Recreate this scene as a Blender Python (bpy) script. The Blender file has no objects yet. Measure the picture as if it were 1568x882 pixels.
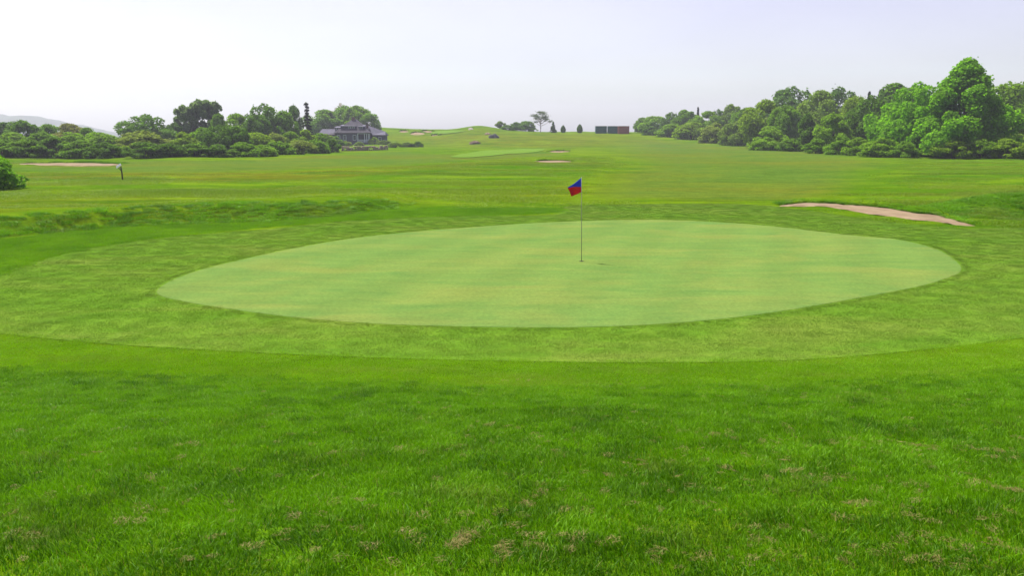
import bpy, math, random, time, os
_T0 = time.time()
def lap(k):
    if os.environ.get("LAP"): print("LAP", k, round(time.time() - _T0, 1))
import numpy as np
from mathutils import Vector, geometry

random.seed(7)
RNG = np.random.default_rng(7)
SC = bpy.context.scene
COL = SC.collection

# ------------------------------------------------------------------ camera
F_PX, W_PX, H_PX, V_HOR = 1300.0, 1568.0, 882.0, 205.0
CAM_Z = 3.37
PITCH = math.atan((H_PX / 2 - V_HOR) / F_PX)
cam_d = bpy.data.cameras.new('camera')
cam = bpy.data.objects.new('camera', cam_d)
COL.objects.link(cam)
cam.location = (0, 0, CAM_Z)
cam.rotation_euler = (math.radians(90) - PITCH, 0, 0)
cam_d.sensor_width = 36.0
cam_d.lens = F_PX / W_PX * 36.0
cam_d.clip_end = 6000
cam_d.clip_start = 0.05
SC.camera = cam

# ------------------------------------------------------------------ sky and sun
SUN_EL, SUN_AZ = math.radians(63), math.radians(-50)      # azimuth from +Y, clockwise positive
world = bpy.data.worlds.new('World')
SC.world = world
world.use_nodes = True
wn = world.node_tree
wn.nodes.clear()
sky = wn.nodes.new('ShaderNodeTexSky')
sky.sky_type = 'NISHITA'
sky.sun_disc = False
sky.sun_elevation = SUN_EL
sky.sun_rotation = SUN_AZ
sky.altitude = 10
sky.air_density = 1.0
sky.dust_density = 1.6
sky.ozone_density = 1.0
hs = wn.nodes.new('ShaderNodeHueSaturation')
hs.inputs['Saturation'].default_value = 0.62
hs.inputs['Hue'].default_value = 0.565
bg = wn.nodes.new('ShaderNodeBackground')
bg.inputs['Strength'].default_value = 0.077
wo = wn.nodes.new('ShaderNodeOutputWorld')
wn.links.new(sky.outputs[0], hs.inputs['Color'])
tc = wn.nodes.new('ShaderNodeTexCoord'); mp = wn.nodes.new('ShaderNodeMapping'); mp.inputs['Scale'].default_value = (1.0, 1.0, 3.2)
cn = wn.nodes.new('ShaderNodeTexNoise'); cn.inputs['Scale'].default_value = 3.0; cn.inputs['Detail'].default_value = 5; cn.inputs['Roughness'].default_value = 0.55
cr = wn.nodes.new('ShaderNodeMapRange'); cr.inputs[1].default_value = 0.3; cr.inputs[2].default_value = 0.7; cr.inputs[3].default_value = 0.955; cr.inputs[4].default_value = 1.045
cs = wn.nodes.new('ShaderNodeVectorMath'); cs.operation = 'SCALE'        # thin uneven high haze
wn.links.new(tc.outputs['Generated'], mp.inputs[0]); wn.links.new(mp.outputs[0], cn.inputs['Vector']); wn.links.new(cn.outputs['Fac'], cr.inputs[0])
wn.links.new(hs.outputs[0], cs.inputs[0]); wn.links.new(cr.outputs[0], cs.inputs['Scale'])
wn.links.new(cs.outputs[0], bg.inputs['Color'])
wn.links.new(bg.outputs[0], wo.inputs['Surface'])

sun_d = bpy.data.lights.new('sun', 'SUN')
sun_d.energy = 4.0
sun_d.angle = math.radians(1.0)
sun_d.color = (1.0, 0.95, 0.86)
sun = bpy.data.objects.new('sun', sun_d)
COL.objects.link(sun)
sdir = Vector((math.sin(SUN_AZ) * math.cos(SUN_EL), math.cos(SUN_AZ) * math.cos(SUN_EL), math.sin(SUN_EL)))
sun.rotation_euler = (-sdir).to_track_quat('-Z', 'Y').to_euler()
sun.location = (-40, 40, 80)

SC.view_settings.view_transform = 'Standard'
SC.view_settings.look = 'None'
SC.view_settings.gamma = 1.0
SC.view_settings.exposure = 1.22

# ------------------------------------------------------------------ numeric helpers
def smooth(a, b, t):
    t = np.clip((np.asarray(t, float) - a) / (b - a), 0, 1)
    return t * t * (3 - 2 * t)

def _hash(ix, iy, seed):
    h = (ix.astype(np.int64) * 374761393 + iy.astype(np.int64) * 668265263 + seed * 1442695041) & 0xFFFFFFFF
    h = ((h ^ (h >> 13)) * 1274126177) & 0xFFFFFFFF
    h = h ^ (h >> 16)
    return (h & 0xFFFFFF) / float(0xFFFFFF)

def vnoise(x, y, s=1.0, seed=0):
    x = np.asarray(x, float) / s; y = np.asarray(y, float) / s
    ix = np.floor(x); iy = np.floor(y)
    fx = x - ix; fy = y - iy
    fx = fx * fx * (3 - 2 * fx); fy = fy * fy * (3 - 2 * fy)
    a = _hash(ix, iy, seed); b = _hash(ix + 1, iy, seed)
    c = _hash(ix, iy + 1, seed); d = _hash(ix + 1, iy + 1, seed)
    return (a * (1 - fx) + b * fx) * (1 - fy) + (c * (1 - fx) + d * fx) * fy

def fbm(x, y, s=1.0, seed=0, octv=3):
    v = 0; a = 0.5; t = 0
    for k in range(octv):
        v = v + a * vnoise(x, y, s / 2 ** k, seed + k * 17); t += a; a *= 0.5
    return v / t

BANK_X = np.array([-40, -22, -17, -14.3, -9.6, -7.6, -5.5, -3.0])
BANK_Y = np.array([25.0, 26.2, 27.7, 31.0, 33.0, 35.0, 38.5, 41.0])
RIDGE_U = np.array([-60, -45, -32, -24, -17, -12, 4, 60, 200]) * 1.0     # x / y * 100
RIDGE_H = np.array([1.2, 1.4, 2.5, 5.0, 6.2, 5.4, 4.2, 3.6, 3.4])

def terrain(x, y):
    x = np.asarray(x, float); y = np.asarray(y, float)
    # bank the camera stands on, falling to the green
    z = 1.72 * (1 - smooth(1.2, 13.2 + 0.012 * x * x * (np.abs(x) < 12) + 1.73 * (np.abs(x) >= 12), y))
    z = z + 0.10 * (fbm(x, y, 3.2, 3) - 0.5) * (1 - smooth(9, 14, y))
    # rounded bank of heavy rough left behind the green
    t = y - np.interp(x, BANK_X, BANK_Y)
    lat = 1 - smooth(-8.0, -3.6, x)
    z = z + 0.50 * smooth(0, 2.2, t) * lat * (1 - 0.95 * smooth(3, 16, t)) * (0.82 + 0.36 * vnoise(x, y, 4.0, 9))
    # grassy mound right of the big bunker
    r = np.sqrt(((x - 25.0) / 8.2) ** 2 + ((y - 37.0) / 4.2) ** 2)
    z = z + 0.78 * (1 - smooth(0.35, 1.0, r))
    # ground behind the bunker lifts a little
    # soft folds of the far course
    far = smooth(45, 90, y)
    z = z + far * (0.75 * (fbm(x, y, 42, 21) - 0.5) + 0.42 * (fbm(x, y, 10, 5) - 0.5))
    z = z + smooth(28, 50, y) * 0.16 * (fbm(x, y, 13, 31) - 0.5)
    # ridge across the horizon
    ratio = x / np.maximum(y, 1.0) * 100
    hr = np.interp(ratio, RIDGE_U, RIDGE_H)
    k = smooth(0, 1, (y - (195 + 55 * (1 - smooth(-14, 2, ratio)))) / (150 - 45 * (1 - smooth(-14, 2, ratio))))
    z = z + hr * k * (0.35 * k + 0.65)
    z = z + 1.7 * np.exp(-((x + 13) / 8.5) ** 2 - ((y - 335) / 22) ** 2) + 1.0 * (fbm(x, y, 30, 77) - 0.5) * smooth(240, 320, y)
    z = z - 9.0 * smooth(400, 800, y)
    return z

def tz(x, y):
    return float(terrain(np.array([x]), np.array([y]))[0])

CP, SP = math.cos(PITCH), math.sin(PITCH)
def ray(u, v):
    cx = (u - W_PX / 2) / F_PX; cz = -(v - H_PX / 2) / F_PX
    return cx, CP + cz * SP, -SP + cz * CP       # x, y (forward), z

def on_ground_many(pix, dmax=900.0):
    """Points of the land surveyed along photograph sight lines."""
    pix = np.asarray(pix, float)
    dx = (pix[:, 0] - W_PX / 2) / F_PX; cz = -(pix[:, 1] - H_PX / 2) / F_PX
    dy = CP + cz * SP; dz = -SP + cz * CP
    st = 1.5 * 1.012 ** np.arange(540)
    S = st[None, :] / dy[:, None]
    below = (CAM_Z + dz[:, None] * S) <= terrain(dx[:, None] * S, dy[:, None] * S)
    below[:, st > dmax] = True
    k = np.maximum(1, below.argmax(1)); r = np.arange(len(pix))
    lo, hi = S[r, k - 1], S[r, k]
    for _ in range(16):
        m = (lo + hi) / 2
        bl = CAM_Z + dz * m <= terrain(dx * m, dy * m)
        hi = np.where(bl, m, hi); lo = np.where(bl, lo, m)
    return np.stack([dx * hi, dy * hi], 1)

def on_ground(u, v):
    p = on_ground_many([(u, v)])[0]
    return float(p[0]), float(p[1])

def at_depth(u, y):
    cx = (u - W_PX / 2) / F_PX
    # depth along view axis varies a little with pitch; good to a fraction of a percent far away
    return cx * y * 1.0, y

# ------------------------------------------------------------------ object helpers
def prop(o, label=None, cat=None, group=None, kind=None):
    if label: o['label'] = label
    if cat: o['category'] = cat
    if group: o['group'] = group
    if kind: o['kind'] = kind
    return o

def empty(name, loc, rz=0.0, label=None, cat=None, group=None):
    o = bpy.data.objects.new(name, None)
    o.empty_display_size = 0.3
    COL.objects.link(o)
    o.location = loc; o.rotation_euler = (0, 0, rz)
    return prop(o, label, cat, group)

def link(name, me, parent=None):
    o = bpy.data.objects.new(name, me)
    COL.objects.link(o)
    if parent is not None: o.parent = parent
    return o

def mesh_np(name, verts, faces, mat=None, smooth_shade=False, attrs=None):
    """verts (n,3); faces: list of (m,k) index arrays."""
    me = bpy.data.meshes.new(name)
    verts = np.asarray(verts, np.float32)
    if not isinstance(faces, (list, tuple)): faces = [faces]
    faces = [np.asarray(f, np.int32) for f in faces if len(f)]
    me.vertices.add(len(verts))
    me.vertices.foreach_set('co', verts.ravel())
    nl = sum(f.size for f in faces); nf = sum(len(f) for f in faces)
    me.loops.add(nl)
    me.loops.foreach_set('vertex_index', np.concatenate([f.ravel() for f in faces]))
    me.polygons.add(nf)
    tot = np.concatenate([np.full(len(f), f.shape[1], np.int32) for f in faces])
    me.polygons.foreach_set('loop_start', np.concatenate([[0], np.cumsum(tot)[:-1]]).astype(np.int32))
    me.update(calc_edges=True)
    if smooth_shade:
        me.polygons.foreach_set('use_smooth', np.ones(nf, bool))
    for k, a in (attrs or {}).items():
        at = me.attributes.new(k, 'FLOAT', 'POINT')
        at.data.foreach_set('value', np.asarray(a, np.float32))
    if mat: me.materials.append(mat)
    me.validate()
    return me

class MB:
    """Collects simple solids and links them as one mesh."""
    def __init__(s): s.v = []; s.f = []
    def add(s, vs, fs):
        n = len(s.v); s.v += [tuple(p) for p in vs]; s.f += [tuple(i + n for i in f) for f in fs]; return s
    def box(s, x0, x1, y0, y1, z0, z1):
        vs = [(x0, y0, z0), (x1, y0, z0), (x1, y1, z0), (x0, y1, z0), (x0, y0, z1), (x1, y0, z1), (x1, y1, z1), (x0, y1, z1)]
        return s.add(vs, [(0, 3, 2, 1), (4, 5, 6, 7), (0, 1, 5, 4), (1, 2, 6, 5), (2, 3, 7, 6), (3, 0, 4, 7)])
    def tube(s, pts, rads, n=8, cap=True):
        pts = [Vector(p) for p in pts]; base = len(s.v)
        for i, p in enumerate(pts):
            d = (pts[min(i + 1, len(pts) - 1)] - pts[max(i - 1, 0)]).normalized()
            a = d.cross(Vector((0, 0, 1)));
            if a.length < 1e-3: a = Vector((1, 0, 0))
            a.normalize(); b = d.cross(a)
            r = rads[i] if hasattr(rads, '__len__') else rads
            for k in range(n):
                t = 2 * math.pi * k / n
                s.v.append(tuple(p + (a * math.cos(t) + b * math.sin(t)) * r))
        for i in range(len(pts) - 1):
            for k in range(n):
                s.f.append((base + i * n + k, base + i * n + (k + 1) % n, base + (i + 1) * n + (k + 1) % n, base + (i + 1) * n + k))
        if cap:
            s.f.append(tuple(base + k for k in range(n))[::-1])
            s.f.append(tuple(base + (len(pts) - 1) * n + k for k in range(n)))
        return s
    def mesh(s, name, mat=None, smooth_shade=False):
        me = bpy.data.meshes.new(name); me.from_pydata(s.v, [], s.f)
        if mat: me.materials.append(mat)
        if smooth_shade: me.polygons.foreach_set('use_smooth', [True] * len(me.polygons))
        me.update(); return me
    def build(s, name, mat, parent=None, smooth_shade=False):
        return link(name, s.mesh(name, mat, smooth_shade), parent)

# ------------------------------------------------------------------ material helpers
def new_mat(name):
    m = bpy.data.materials.new(name); m.use_nodes = True
    nt = m.node_tree; nt.nodes.clear()
    return m, nt
class NT:
    def __init__(s, nt): s.nt = nt
    def n(s, t, **kw):
        nd = s.nt.nodes.new(t)
        for k, v in kw.items(): setattr(nd, k, v)
        return nd
    def l(s, a, b): s.nt.links.new(a, b)
    def noise(s, vec, scale, detail=3, rough=0.55, dist=0.0):
        nd = s.n('ShaderNodeTexNoise'); nd.inputs['Scale'].default_value = scale
        nd.inputs['Detail'].default_value = detail; nd.inputs['Roughness'].default_value = rough
        nd.inputs['Distortion'].default_value = dist
        if vec is not None: s.l(vec, nd.inputs['Vector'])
        return nd.outputs['Fac']
    def rng(s, v, a, b, c=0.0, d=1.0):
        nd = s.n('ShaderNodeMapRange'); s.l(v, nd.inputs[0])
        for i, q in enumerate((a, b, c, d)): nd.inputs[i + 1].default_value = q
        return nd.outputs[0]
    def mix(s, fac, a, b, mode='MIX'):
        nd = s.n('ShaderNodeMix', data_type='RGBA', blend_type=mode)
        for sock, val in ((nd.inputs['Factor'], fac), (nd.inputs[6], a), (nd.inputs[7], b)):
            if hasattr(val, 'links'): s.l(val, sock)
            elif isinstance(val, (int, float)): sock.default_value = val
            else: sock.default_value = (*val, 1.0)
        return nd.outputs[2]
    def math(s, op, a, b=0.0):
        nd = s.n('ShaderNodeMath', operation=op)
        for i, val in enumerate((a, b)):
            if hasattr(val, 'links'): s.l(val, nd.inputs[i])
            else: nd.inputs[i].default_value = val
        return nd.outputs[0]
    def attr(s, name, typ='GEOMETRY'):
        nd = s.n('ShaderNodeAttribute', attribute_name=name, attribute_type=typ); return nd.outputs['Fac']
    def pos(s): return s.n('ShaderNodeNewGeometry').outputs['Position']
    def scaled(s, vec, sc, rot=0.0):
        nd = s.n('ShaderNodeMapping'); s.l(vec, nd.inputs[0]); nd.inputs['Scale'].default_value = sc
        nd.inputs['Rotation'].default_value = (0, 0, rot); return nd.outputs[0]
    def out(s, sh):
        o = s.n('ShaderNodeOutputMaterial'); s.l(sh, o.inputs['Surface'])
    def pbr(s, col, rough=0.9, spec=0.2, bump=None, bump_d=0.02, bump_s=1.0):
        p = s.n('ShaderNodeBsdfPrincipled')
        if hasattr(col, 'links'): s.l(col, p.inputs['Base Color'])
        else: p.inputs['Base Color'].default_value = (*col, 1)
        if hasattr(rough, 'links'): s.l(rough, p.inputs['Roughness'])
        else: p.inputs['Roughness'].default_value = rough
        p.inputs['Specular IOR Level'].default_value = spec
        if bump is not None:
            b = s.n('ShaderNodeBump'); b.inputs['Distance'].default_value = bump_d; b.inputs['Strength'].default_value = bump_s
            s.l(bump, b.inputs['Height']); s.l(b.outputs[0], p.inputs['Normal'])
        return p.outputs[0]

def simple_mat(name, col, rough=0.8, var=0.12, scale=3.0, spec=0.2):
    m, nt = new_mat(name); t = NT(nt)
    f = t.noise(t.n('ShaderNodeTexCoord').outputs['Object'], scale, 4)
    lo = tuple(c * (1 - var) for c in col); hi = tuple(min(1, c * (1 + var)) for c in col)
    t.out(t.pbr(t.mix(t.rng(f, 0.3, 0.7), lo, hi), rough, spec))
    return m

LUSH = (0.040, 0.105, 0.002); MIDG = (0.066, 0.125, 0.003); YELG = (0.086, 0.132, 0.004); OLIVE = (0.086, 0.088, 0.006)

def ground_material():
    m, nt = new_mat('turf_ground'); t = NT(nt)
    p = t.pos()
    big = t.noise(t.scaled(p, (0.35, 1, 1)), 0.055, 4, 0.6)
    mid = t.noise(t.scaled(p, (0.5, 1, 1)), 0.45, 4, 0.65)
    fine = t.noise(p, 6.0, 4, 0.7)
    micro = t.noise(p, 42.0, 3, 0.7)
    c = t.mix(t.rng(mid, 0.3, 0.7), LUSH, MIDG)
    c = t.mix(t.rng(big, 0.42, 0.62), c, YELG)
    c = t.mix(t.math('MULTIPLY', t.attr('dry'), t.rng(mid, 0.2, 0.75, 0.55, 1.0)), c, OLIVE)
    c = t.mix(t.math('MULTIPLY', t.attr('lush'), t.rng(mid, 0.25, 0.6, 0.5, 1.0)), c, (0.042, 0.108, 0.002))
    # close mown far fairway: flatter, cooler colour
    fw = t.mix(t.rng(mid, 0.3, 0.7), (0.052, 0.104, 0.012), (0.070, 0.118, 0.014))
    fw = t.mix(t.rng(big, 0.45, 0.65), fw, (0.088, 0.106, 0.010))
    c = t.mix(t.attr('fair'), c, fw)
    c = t.mix(t.math('MULTIPLY', t.attr('near'), t.rng(fine, 0.3, 0.8, 0.5, 1)), c, (0.048, 0.118, 0.003))
    patch = t.noise(t.scaled(p, (0.5, 1, 1), 0.06), 0.20, 6, 0.72, 0.6)
    c = t.mix(t.rng(patch, 0.50, 0.62, 0, 0.9), c, t.mix(t.attr('fair'), (0.100, 0.166, 0.004), (0.082, 0.118, 0.010)))
    c = t.mix(t.rng(patch, 0.37, 0.48, 0.85, 0), c, t.mix(t.attr('fair'), (0.032, 0.088, 0.002), (0.048, 0.096, 0.010)))
    v = t.math('MULTIPLY', t.math('MULTIPLY', t.rng(t.noise(t.scaled(p, (0.6, 1, 1)), 1.5, 4, 0.7), 0.3, 0.7, 0.78, 1.22), t.rng(fine, 0.25, 0.75, 0.70, 1.30)), t.rng(micro, 0.25, 0.75, 0.8, 1.2))
    vm = t.n('ShaderNodeVectorMath', operation='SCALE'); t.l(c, vm.inputs[0]); t.l(v, vm.inputs['Scale'])
    t.out(t.pbr(vm.outputs[0], 1.0, 0.0, t.math('ADD', fine, t.math('MULTIPLY', micro, 0.4)), 0.05, 0.7))
    return m

def short_turf_material(name, a, b, cdry, edge, stripes, bump_d, blotch=0.5):
    m, nt = new_mat(name); t = NT(nt)
    p = t.pos()
    w = t.scaled(p, (0.45, 1, 1), 0.12)
    big = t.noise(w, 0.55, 5, 0.62, 0.6)
    mid = t.noise(t.scaled(p, (0.5, 1, 1), -0.1), 1.5, 6, 0.72, 0.8)
    fine = t.noise(p, 14.0, 4, 0.7)
    micro = t.noise(p, 90.0, 2, 0.7)
    c = t.mix(t.rng(mid, 0.32, 0.68), a, b)
    c = t.mix(t.math('MULTIPLY', t.rng(big, 0.45, 0.68), blotch), c, cdry)
    # mowing bands
    wv = t.n('ShaderNodeTexWave', wave_type='BANDS', bands_direction='X'); wv.inputs['Scale'].default_value = 0.15
    wv.inputs['Distortion'].default_value = 0.7; wv.inputs['Detail'].default_value = 2; wv.inputs['Detail Scale'].default_value = 0.4
    t.l(t.scaled(p, (1, 1, 1), math.radians(18)), wv.inputs['Vector'])
    sv = t.rng(wv.outputs['Fac'], 0.2, 0.8, 1 - stripes, 1 + stripes)
    strk = t.noise(t.scaled(p, (0.12, 1, 1), 0.22), 3.2, 5, 0.7, 0.3)
    sv = t.math('MULTIPLY', sv, t.rng(strk, 0.3, 0.7, 0.92, 1.08))
    v = t.math('MULTIPLY', sv, t.math('MULTIPLY', t.rng(fine, 0.25, 0.75, 0.78, 1.22), t.rng(micro, 0.2, 0.8, 0.82, 1.18)))
    vm = t.n('ShaderNodeVectorMath', operation='SCALE'); t.l(c, vm.inputs[0]); t.l(v, vm.inputs['Scale'])
    t.out(t.pbr(vm.outputs[0], 1.0, 0.0, t.math('ADD', t.math('MULTIPLY', fine, 0.6), t.math('MULTIPLY', micro, 0.4)), bump_d, 0.8))
    return m

def sand_material():
    m, nt = new_mat('bunker_sand'); t = NT(nt)
    p = t.pos()
    a = t.noise(t.scaled(p, (1, 0.4, 1)), 1.4, 4, 0.6); b = t.noise(p, 9, 4, 0.7)
    c = t.mix(t.rng(a, 0.3, 0.7), (0.150, 0.108, 0.064), (0.235, 0.180, 0.112))
    c = t.mix(t.rng(b, 0.48, 0.72, 0, 0.75), c, (0.16, 0.105, 0.07))
    t.out(t.pbr(c, 0.95, 0.1, t.math('ADD', a, t.math('MULTIPLY', b, 0.3)), 0.08, 0.8))
    return m

def foliage_material(name='foliage', trans=0.55):
    m, nt = new_mat(name); t = NT(nt)
    oi = t.n('ShaderNodeObjectInfo')
    co = t.n('ShaderNodeTexCoord').outputs['Object']
    rnd = t.attr('rnd')
    n1 = t.noise(co, 5.0, 2)
    v = t.math('MULTIPLY', t.rng(rnd, 0, 1, 0.62, 1.42), t.rng(n1, 0.3, 0.7, 0.78, 1.22))
    vm = t.n('ShaderNodeVectorMath', operation='SCALE'); t.l(oi.outputs['Color'], vm.inputs[0]); t.l(v, vm.inputs['Scale'])
    c = t.mix(t.rng(rnd, 0.72, 1.0, 0, 0.45), vm.outputs[0], (0.11, 0.14, 0.02))
    p = t.n('ShaderNodeBsdfPrincipled'); t.l(c, p.inputs['Base Color'])
    p.inputs['Roughness'].default_value = 0.7; p.inputs['Specular IOR Level'].default_value = 0.08
    tr = t.n('ShaderNodeBsdfTranslucent')
    t.l(t.mix(0.5, c, t.mix(1.0, c, (1.0, 1.15, 0.35), 'MULTIPLY')), tr.inputs['Color'])
    ms = t.n('ShaderNodeMixShader'); ms.inputs[0].default_value = trans
    t.l(p.outputs[0], ms.inputs[1]); t.l(tr.outputs[0], ms.inputs[2]); t.out(ms.outputs[0])
    return m

def blade_material(name, dark, light, straw, straw_amt=0.06, trans=0.35):
    m, nt = new_mat(name); t = NT(nt)
    rnd = t.attr('rnd'); tint = t.attr('tint', 'INSTANCER'); hue = t.attr('hue', 'INSTANCER')
    f = t.math('ADD', t.math('MULTIPLY', tint, 0.58), t.math('MULTIPLY', rnd, 0.42))
    c = t.mix(f, dark, light)
    c = t.mix(t.math('MULTIPLY', hue, 0.5), c, straw)
    c = t.mix(t.rng(rnd, 1 - straw_amt, 1 - straw_amt + 0.01, 0, 0.75), c, straw)
    p = t.n('ShaderNodeBsdfPrincipled'); t.l(c, p.inputs['Base Color'])
    p.inputs['Roughness'].default_value = 0.5; p.inputs['Specular IOR Level'].default_value = 0.14
    tr = t.n('ShaderNodeBsdfTranslucent'); t.l(t.mix(1.0, c, (1.1, 1.15, 0.5), 'MULTIPLY'), tr.inputs['Color'])
    ms = t.n('ShaderNodeMixShader'); ms.inputs[0].default_value = trans
    t.l(p.outputs[0], ms.inputs[1]); t.l(tr.outputs[0], ms.inputs[2]); t.out(ms.outputs[0])
    return m

def bark_material(name, col):
    m, nt = new_mat(name); t = NT(nt)
    co = t.n('ShaderNodeTexCoord').outputs['Object']
    f = t.noise(t.scaled(co, (6, 6, 1)), 4, 4)
    t.out(t.pbr(t.mix(f, tuple(c * .6 for c in col), tuple(c * 1.3 for c in col)), 0.9, 0.1, f, 0.05))
    return m

M_GROUND = ground_material()
M_GREEN = short_turf_material('putting_turf', (0.078, 0.149, 0.034), (0.111, 0.175, 0.038), (0.146, 0.177, 0.041), 0, 0.030, 0.006, 0.7)
M_FRINGE = short_turf_material('fringe_turf', (0.068, 0.154, 0.011), (0.094, 0.174, 0.015), (0.122, 0.170, 0.026), 0, 0.03, 0.02, 0.8)
M_FARGREEN = short_turf_material('far_green_turf', (0.082, 0.160, 0.018), (0.095, 0.172, 0.020), (0.105, 0.165, 0.020), 0, 0.03, 0.01, 0.5)
M_SAND = sand_material()
M_LEAF = foliage_material()
M_BARK = bark_material('bark', (0.10, 0.075, 0.05))
M_PALEBARK = bark_material('pale_bark', (0.17, 0.145, 0.12))

# ------------------------------------------------------------------ the land
def poly_world(pix, closed=True, sub=14, smooth_it=True):
    P = on_ground_many(pix)
    n = len(P); out = []
    if not smooth_it:
        return P
    rngi = range(n) if closed else range(n - 1)
    for i in rngi:
        if closed: p0, p1, p2, p3 = P[(i - 1) % n], P[i], P[(i + 1) % n], P[(i + 2) % n]
        else: p0, p1, p2, p3 = P[max(i - 1, 0)], P[i], P[i + 1], P[min(i + 2, n - 1)]
        for k in range(sub):
            t = k / sub
            out.append(0.5 * ((2 * p1) + (-p0 + p2) * t + (2 * p0 - 5 * p1 + 4 * p2 - p3) * t * t + (-p0 + 3 * p1 - 3 * p2 + p3) * t ** 3))
    if not closed: out.append(P[-1])
    return np.array(out)

def inside(poly, x, y):
    x = np.asarray(x); y = np.asarray(y); c = np.zeros(x.shape, bool)
    n = len(poly); j = n - 1
    for i in range(n):
        xi, yi = poly[i]; xj, yj = poly[j]
        cond = ((yi > y) != (yj > y))
        with np.errstate(divide='ignore', invalid='ignore'):
            c ^= cond & (x < (xj - xi) * (y - yi) / (yj - yi + 1e-12) + xi)
        j = i
    return c

def seg_dist(poly, x, y, closed=True):
    d = np.full(np.shape(x), 1e9)
    n = len(poly)
    for i in range(n if closed else n - 1):
        a = poly[i]; b = poly[(i + 1) % n]; ab = b - a; L = max(1e-9, ab @ ab)
        t = np.clip(((x - a[0]) * ab[0] + (y - a[1]) * ab[1]) / L, 0, 1)
        d = np.minimum(d, np.hypot(x - a[0] - t * ab[0], y - a[1] - t * ab[1]))
    return d

def draped_sheet(name, poly, lift, spacing, mat, kind='structure', bowl=0.0, lift_noise=0.0):
    """A sheet of turf or sand lying on the land inside an outline."""
    x0, y0 = poly.min(0); x1, y1 = poly.max(0)
    gx, gy = np.meshgrid(np.arange(x0, x1, spacing), np.arange(y0, y1, spacing))
    gx = gx.ravel() + RNG.uniform(-.15, .15, gx.size) * spacing; gy = gy.ravel() + RNG.uniform(-.15, .15, gy.size) * spacing
    k = inside(poly, gx, gy)
    gx, gy = gx[k], gy[k]
    k = seg_dist(poly, gx, gy) > spacing * 0.45
    pts = np.concatenate([poly, np.stack([gx[k], gy[k]], 1)])
    n = len(poly)
    r = geometry.delaunay_2d_cdt([Vector(p) for p in pts.tolist()], [(i, (i + 1) % n) for i in range(n)], [], 1, 1e-6)
    v = np.array([(p.x, p.y) for p in r[0]]); tri = np.array(r[2])
    lf = np.full(len(v), float(lift))
    if lift_noise: lf = 0.012 + (lift - 0.012) * smooth(0, spacing * 0.6, seg_dist(poly, v[:, 0], v[:, 1]))
    z = terrain(v[:, 0], v[:, 1]) + lf
    if bowl or lift_noise:
        d = seg_dist(poly, v[:, 0], v[:, 1])
        z = z - bowl * smooth(0, 1.2, d) + lift_noise * (fbm(v[:, 0], v[:, 1], 0.7, 4) - .5)
    o = link(name, mesh_np(name, np.column_stack([v, z]), tri, mat, True))
    # normals up
    if len(o.data.polygons) and o.data.polygons[0].normal.z < 0: o.data.flip_normals()
    return prop(o, kind=kind)

GREEN_PX = [(241, 450), (242, 444), (251, 437), (276, 425), (330, 408), (450, 381), (560, 363), (700, 350), (850, 340.5), (1000, 337), (1150, 344), (1300, 360.5), (1360, 365.5), (1400, 372.5),
            (1430, 381), (1452, 392), (1467, 404), (1472, 412.5), (1466, 420), (1440, 430), (1400, 441), (1300, 460), (1200, 477), (1100, 490), (1000, 498), (900, 502), (784, 502.5), (600, 498), (450, 487), (330, 471), (268, 460), (249, 455)]
GREEN = poly_world(GREEN_PX, sub=10)
FRONT_PX = [(-420, 470), (-200, 493), (0, 512), (200, 530), (500, 546), (784, 554), (1000, 556), (1200, 553), (1400, 538), (1568, 518), (1750, 497), (2000, 470)]
BACK_PX = [(2000, 345), (1750, 350), (1568, 349), (1480, 350), (1400, 344), (1320, 335), (1240, 323), (1160, 314), (1060, 312), (930, 314), (868, 316), (862, 325), (830, 330), (720, 331), (600, 334), (520, 340), (400, 352), (300, 360), (200, 371), (130, 382), (60, 400), (0, 416), (-200, 440), (-420, 455)]
FRINGE = poly_world(FRONT_PX + BACK_PX, sub=6)

def grid_ground():
    nc, nr = 330, 760
    t = np.linspace(0, 1, nr)
    ys = np.concatenate([np.linspace(-25, 1.4, 30), 1.5 * (1500 / 1.5) ** t])
    s = np.linspace(-1, 1, nc); s = np.sign(s) * np.abs(s) ** 1.15
    Y, S = np.meshgrid(ys, s, indexing='ij')
    X = S * (13 + np.maximum(Y, 0) * 1.0)
    Z = terrain(X, Y)
    return X, Y, Z, nc

def soft_zone(poly, X, Y, edge):
    x0, y0 = poly.min(0) - edge; x1, y1 = poly.max(0) + edge
    k = (X > x0) & (X < x1) & (Y > y0) & (Y < y1)
    w = np.zeros(X.shape)
    xs, ys = X[k], Y[k]
    d = seg_dist(poly, xs, ys); ins = inside(poly, xs, ys)
    sd = np.where(ins, d, -d)
    e = edge * np.clip(ys / 100, 0.25, 3)
    w[k] = smooth(-0.5, 0.5, sd / e)
    return w

FAIR = [
    ([(160, 247), (300, 246), (460, 240), (600, 232), (700, 238), (830, 233), (850, 238), (700, 246), (620, 252), (500, 258), (400, 262), (250, 264), (100, 262), (30, 260), (30, 257)], 3.0),
    ([(960, 214), (1020, 217), (1200, 228), (1330, 246), (1300, 262), (1290, 285), (1200, 304), (1000, 303), (930, 300), (960, 270), (990, 250), (960, 232)], 8.0),
]
FAIR_PX = [p for p, e in FAIR]
SAND_OUT = []

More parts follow.
